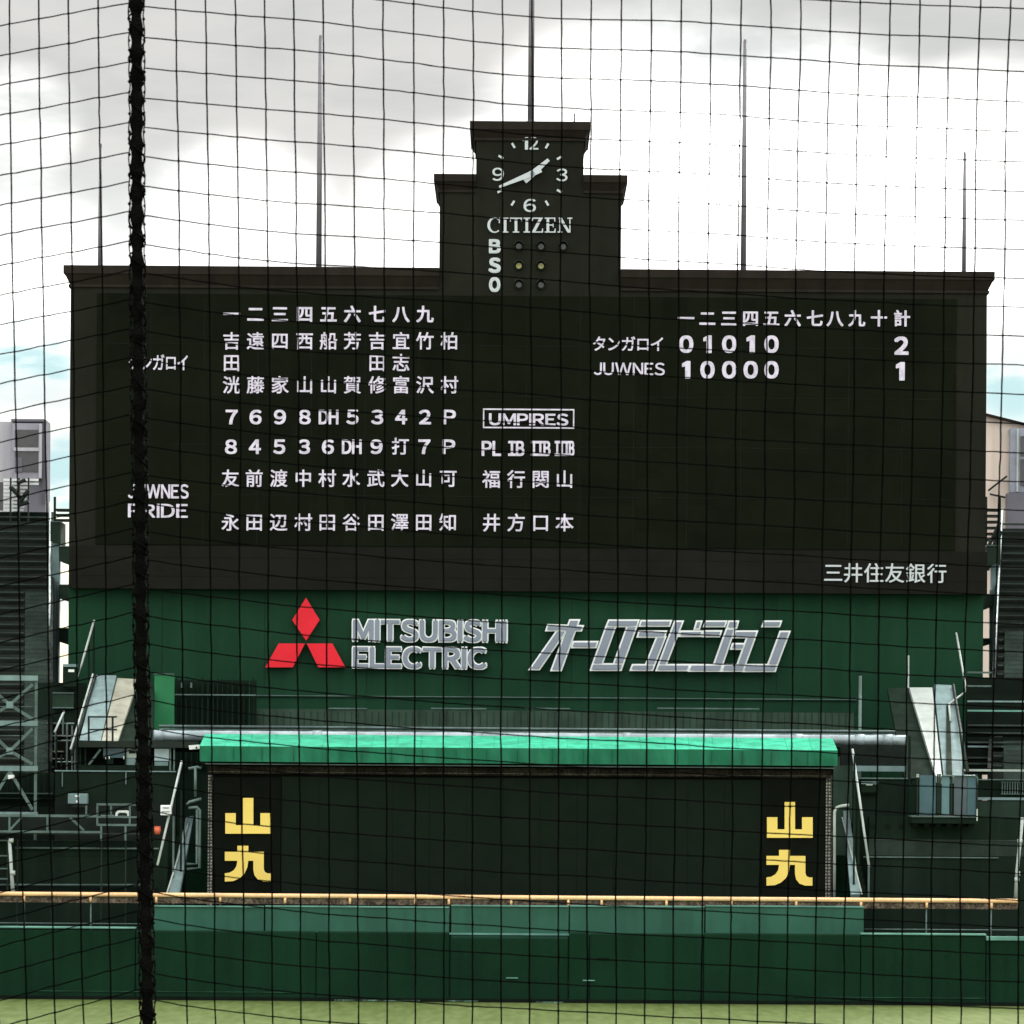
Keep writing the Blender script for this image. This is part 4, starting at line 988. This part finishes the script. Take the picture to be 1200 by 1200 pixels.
YN_ = 145.5
lt = thing('bench_terrace', 'dark terrace of benches between scaffold tower and blue grey parapet', 'terrace', (X_(65, YN_), YN_, 0))
MB().pbox(43, 800, 100, 1000, YN_+1.4, .3).build('terrace_wall', m_dgreen, lt)
MB().pbox(61.5, 812.5, 86.5, 829.5, YN_+1.2, .15).build('panel', mat('panel_mid', (.016, .036, .022), .7), lt)
for y in (812, 829.3): MB().pbox(61.5, y-.7, 86.5, y+.7, YN_+1.15, .1).build('panel_edge', m_steel, lt)
for y, x0, x1, m in ((847.5, 54, 86, m_steel), (862, 46, 83, m_beige), (871.5, 43, 63, m_bench), (880.5, 51, 74, m_beige), (889, 43, 74, m_pale), (898.5, 44, 62, m_pale)):
    MB().pbox(x0, y-.7, x1, y+.7, YN_+(898-y)*.02, .3).build('bench_row', m, lt)
for i in range(7): MB().pbox(43, 852+8*i, 92, 861+8*i, YN_+1.1-.15*i, .2).build('riser', mat('brown_riser', (.016,.013,.010), .85, vary=.3, spec=.05), lt)
tg = thing('terrace_railing', 'thin grey upright railing left of the blue grey sloping parapet', 'railing', (X_(80, 142.6), 142.6, 7.5))
for x, y0 in ((66, 862), (72, 884), (78.5, 848), (84.5, 850), (88, 868), (91, 858)): MB().tube([P(x, y0, 142.6), P(x, 904, 142.6)], .035, 6).build('post', m_steel if x > 75 else m_dgreen, tg)
for y, x0, x1 in ((848, 78.5, 87), (868, 66, 90), (893, 66, 92)): MB().tube([P(x0, y, 142.6), P(x1, y, 142.6)], .025, 6).build('bar', m_steel, tg)

# ------------------------------------------------------------------ buildings beyond
YBl = 230.0
bl = thing('lilac_building', 'pale lilac building with two dark window panes behind the left stand', 'building', (X_(20, YBl), YBl, 0))
MB().pbox(-500, 494, 14, 2026, YBl, 14).build('wall', m_lilac, bl)
MB().pbox(14.2, 492, 51.5, 2026, YBl-.4, 2.2).build('stair_block', m_greyb, bl)
MB().pbox(13, 491, 52, 494, YBl-.7, 1).build('parapet', m_greyb, bl)
wf = MB(); wf = wf.pbox(14.5, 496, 49, 561, YBl-.8, .45).build('window', mat('frame_lilac', (.30,.29,.34), .5), bl)
for y0, y1 in ((503.5, 524), (529.5, 553)): MB().pbox(17.5, y0, 44.5, y1, YBl-.85, .06).build('pane', m_pane, wf)
MB().pbox(16, 524.5, 45.5, 528.5, YBl-.95, .2).build('transom', m_lilac, wf)
MB().pbox(45.5, 497, 48.5, 560, YBl-.9, .3).build('frame', m_lilac, wf)
MB().pbox(17.5, 536, 26, 553, YBl-.90, .04).build('blind', m_greyb, wf)
for x in (-60, -130, -200): 
    w2 = MB().pbox(x, 510, x+40, 560, YBl-.1, .3).build('window', m_pane, bl)
MB().pbox(49.5, 495, 51.3, 590, YBl-.6, .15).build('cladding_strip', mat('clad_dark', (.10,.10,.13), .5), bl)
lv = thing('louvre_screen', 'white louvred screen on the roof edge under the lilac building', 'louvre', (X_(25, 171), 171, 0))
for i in range(9):
    y = 561+4.4*i; MB().pbox(4, y, 36+(9 if i in (0, 1) else -i*1.1), y+2.7, 171+.04*i, .05).build('louvre_blade', m_white, lv)
for x in (12, 22, 33): MB().pbox(x-.8, 560, x+.8, 640, 170.7, .2).build('upright', m_dark, lv)
for a, c in (((12, 570), (24, 583)), ((33, 575), (22, 590)), ((20, 566), (30, 562)), ((22, 592), (34, 588))):
    A, C = P(*a, 170.6), P(*c, 170.6); MB().tube([A, C], .09, 6).build('bracket', m_dark, lv)
MB().pbox(-60, 600, 56, 700, 171.2, .3).build('base_wall', m_ddark, lv)
MB().pbox(-60, 565, 4, 598, 171.5, .3).build('dark_panel', m_pane, lv)
YBr = 215.0
br = thing('tan_building', 'tan building with sloping roof edge behind the right stand', 'building', (X_(1180, YBr), YBr, 0))
MB().pprism([(1120, 476), (1155, 485.5), (1215, 500.5), (1500, 560), (1500, 2026), (1120, 2026)], YBr, 14).build('wall', m_tan, br)
MB().pprism([(1118, 474.3), (1155, 484), (1215, 499), (1502, 559), (1502, 561.5), (1215, 501.5), (1155, 486.5), (1118, 477)], YBr-.4, 14.5).build('roof_edge', m_cornice, br)
wb = MB().pbox(1184, 502, 1400, 577, YBr-.8, .7).build('window', mat('frame_grey', (.26,.28,.33), .5), br)
for x0, x1 in ((1196, 1240), (1250, 1300)):
    for y0, y1 in ((511, 534), (538, 569)): MB().pbox(x0, y0, x1, y1, YBr-.86, .1).build('pane', m_pane, wb)
MB().pbox(1191.5, 503, 1193.5, 576, YBr-.9, .1).build('mullion', m_pale, wb)
MB().pbox(1181, 577.5, 1400, 660, YBr-1.2, 1.1).build('lower_block', m_greyb, br)
for (a, c) in (((1158, 575), (1180, 558)), ((1160, 579), (1178, 583))):
    MB().tube([P(*a, YBr-.3), P(*c, YBr-.3)], .05, 6).build('cable', m_dark, br)

# ------------------------------------------------------------------ backstop net close to the viewer
YN = 5.3
net = thing('backstop_net', 'dark square mesh backstop net stretched across the whole view', 'net', (0, YN, 0))
def drop(dx, t):
    top_ = .105*dx - .000029*dx*dx
    bot_ = .052*dx + 19*(1-math.exp(-dx/130))
    return top_*(1-t) + bot_*t
def ripple(i, j, sd_):
    return mnoise.noise((i*.33, j*.33, sd_))*1.6 + mnoise.noise((i*1.1, j*1.1, sd_+9))*.55
def seam_x(y): return 159.5 + 12.5*(y/1200) - 2.0*math.sin(y/1200*math.pi*1.2) + 1.2*mnoise.noise((y*.006, 0, 3))
def node_r(i, j):
    y = 8 + 35.2*j - .055*j*j; t = min(max(y/1200, -.3), 1.3)
    if i == 0: x = seam_x(y)+8
    else: x = (206+34.8*(i-1))*(1-t) + (219+33.45*(i-1))*t
    tt = min(max(t, 0), 1)
    px = x + ripple(i, j, 1.5)*.9; py = y + drop(x-seam_x(y)-9, tt) + ripple(i, j, 7.2)*.8
    q = P(px, py, YN); q.y += .05*mnoise.noise((i*.12, j*.09, 4)); return q
def node_l(i, j):
    y = 4 + 35.4*j - .068*j*j; t = min(max(y/1200, -.3), 1.3); tt = min(max(t, 0), 1)
    if i == 0: x = seam_x(y)-8
    else: x = (116-34.6*(i-1))*(1-t) + (130-32.3*(i-1))*t
    dx = seam_x(y)-9-x
    px = x + ripple(i, j, 21.5)*.8; py = y + (.187+.08*tt)*dx + ripple(i, j, 27.2)*.8
    q = P(px, py, YN); q.y += .05*mnoise.noise((i*.12, j*.09, 8)) - .012*i*0; return q
def panel(node, ni, j0, j1, rv, rh):
    G = [[node(i, j) for j in range(j0, j1+1)] for i in range(ni+1)]
    mb = MB()
    def strand(pts, r, axis, sd_):
        # cord eases out of each knot, so a strand runs flat at the knots and swings between them
        out_ = []; rr = []
        for k in range(len(pts)-1):
            a, c = pts[k], pts[k+1]
            for t in (0, .16, .5, .84):
                e = t*t*(3-2*t); q = a.lerp(c, t)
                q[axis] = a[axis] + (c[axis]-a[axis])*(t*.45+e*.55)
                q.x += .0006*mnoise.noise((q.x*90, q.z*90, sd_)); q.z += .0006*mnoise.noise((q.x*90, q.z*90, sd_+5))
                out_.append(q); rr.append(r*(1+.16*mnoise.noise((q.x*160, q.z*160, sd_+2))))
        out_.append(pts[-1].copy()); rr.append(r)
        mb.tube(out_, rr, 5, False)
    for i in range(1, ni+1): strand(G[i], rv, 0, i*.7)
    for j in range(j1-j0+1): strand([G[i][j] for i in range(ni+1)], rh, 2, j*.7+50)
    for i in range(1, ni+1):
        for j in range(j1-j0+1):
            c = G[i][j]; r = .0021*random.uniform(.8, 1.25)
            mb.add([c+Vector(d)*r for d in ((1,0,0),(-1,0,0),(0,1,0),(0,-1,0),(0,0,1),(0,0,-1))],
                   [(0,2,4),(2,1,4),(1,3,4),(3,0,4),(2,0,5),(1,2,5),(3,1,5),(0,3,5)])
    return mb
panel(node_r, 52, -14, 50, .00112, .00088).build('net_panel', m_net, net, True)
panel(node_l, 24, -14, 50, .00112, .00088).build('net_panel', m_net, net, True)
# seam: cable bound with cord, loops of lacing on both edges
spts = []; srad = []
for k in range(-260, 800):
    y = k*2.4; q = P(seam_x(y), y, YN-.002); spts.append(q)
    srad.append(.0078 + .0011*math.sin(k*.55) + .0012*mnoise.noise((k*.21, 0, 0)))
rope = MB().tube(spts, srad, 12).build('seam_rope', m_rope, net, True)
lace = MB()
helix = []
for k in range(-260*2, 800*2):
    y = k*1.2; w = y/11.5*math.pi*.5 + 2.2*mnoise.noise((y*.02, 7, 0)); q = P(seam_x(y), y, YN-.002)
    helix.append(q + Vector((math.cos(w)*.0102, math.sin(w)*.0102, 0)))
lace.tube(helix, .0013, 6)
for sg in (-1, 1):
    side = []
    for k in range(-260, 800):
        y = k*2.4; q = P(seam_x(y)+sg*(8.7+.8*math.sin(k*.44+sg)), y, YN-.006+.004*math.sin(k*.8)); side.append(q)
    lace.tube(side, .0009, 5)
    for k in range(-52, 160):
        y = k*12 + random.uniform(-2, 2); c = P(seam_x(y)+sg*8.6, y, YN-.006); r = .0022*random.uniform(.7, 1.2)
        lace.add([c+Vector(d)*r for d in ((1,0,0),(-1,0,0),(0,1,0),(0,-1,0),(0,0,1.4),(0,0,-1.4))],
                 [(0,2,4),(2,1,4),(1,3,4),(3,0,4),(2,0,5),(1,2,5),(3,1,5),(0,3,5)])
lace.build('lacing', m_rope, rope, True)
ct, cb = spts[0], spts[-1]
MB().tube([ct, ct+Vector((0,0,8))], .008, 10).build('top_cable', m_rope, net, True)
MB().tube([cb, Vector((cb.x, cb.y, 0))], .008, 10).build('foot_cable', m_rope, net, True)
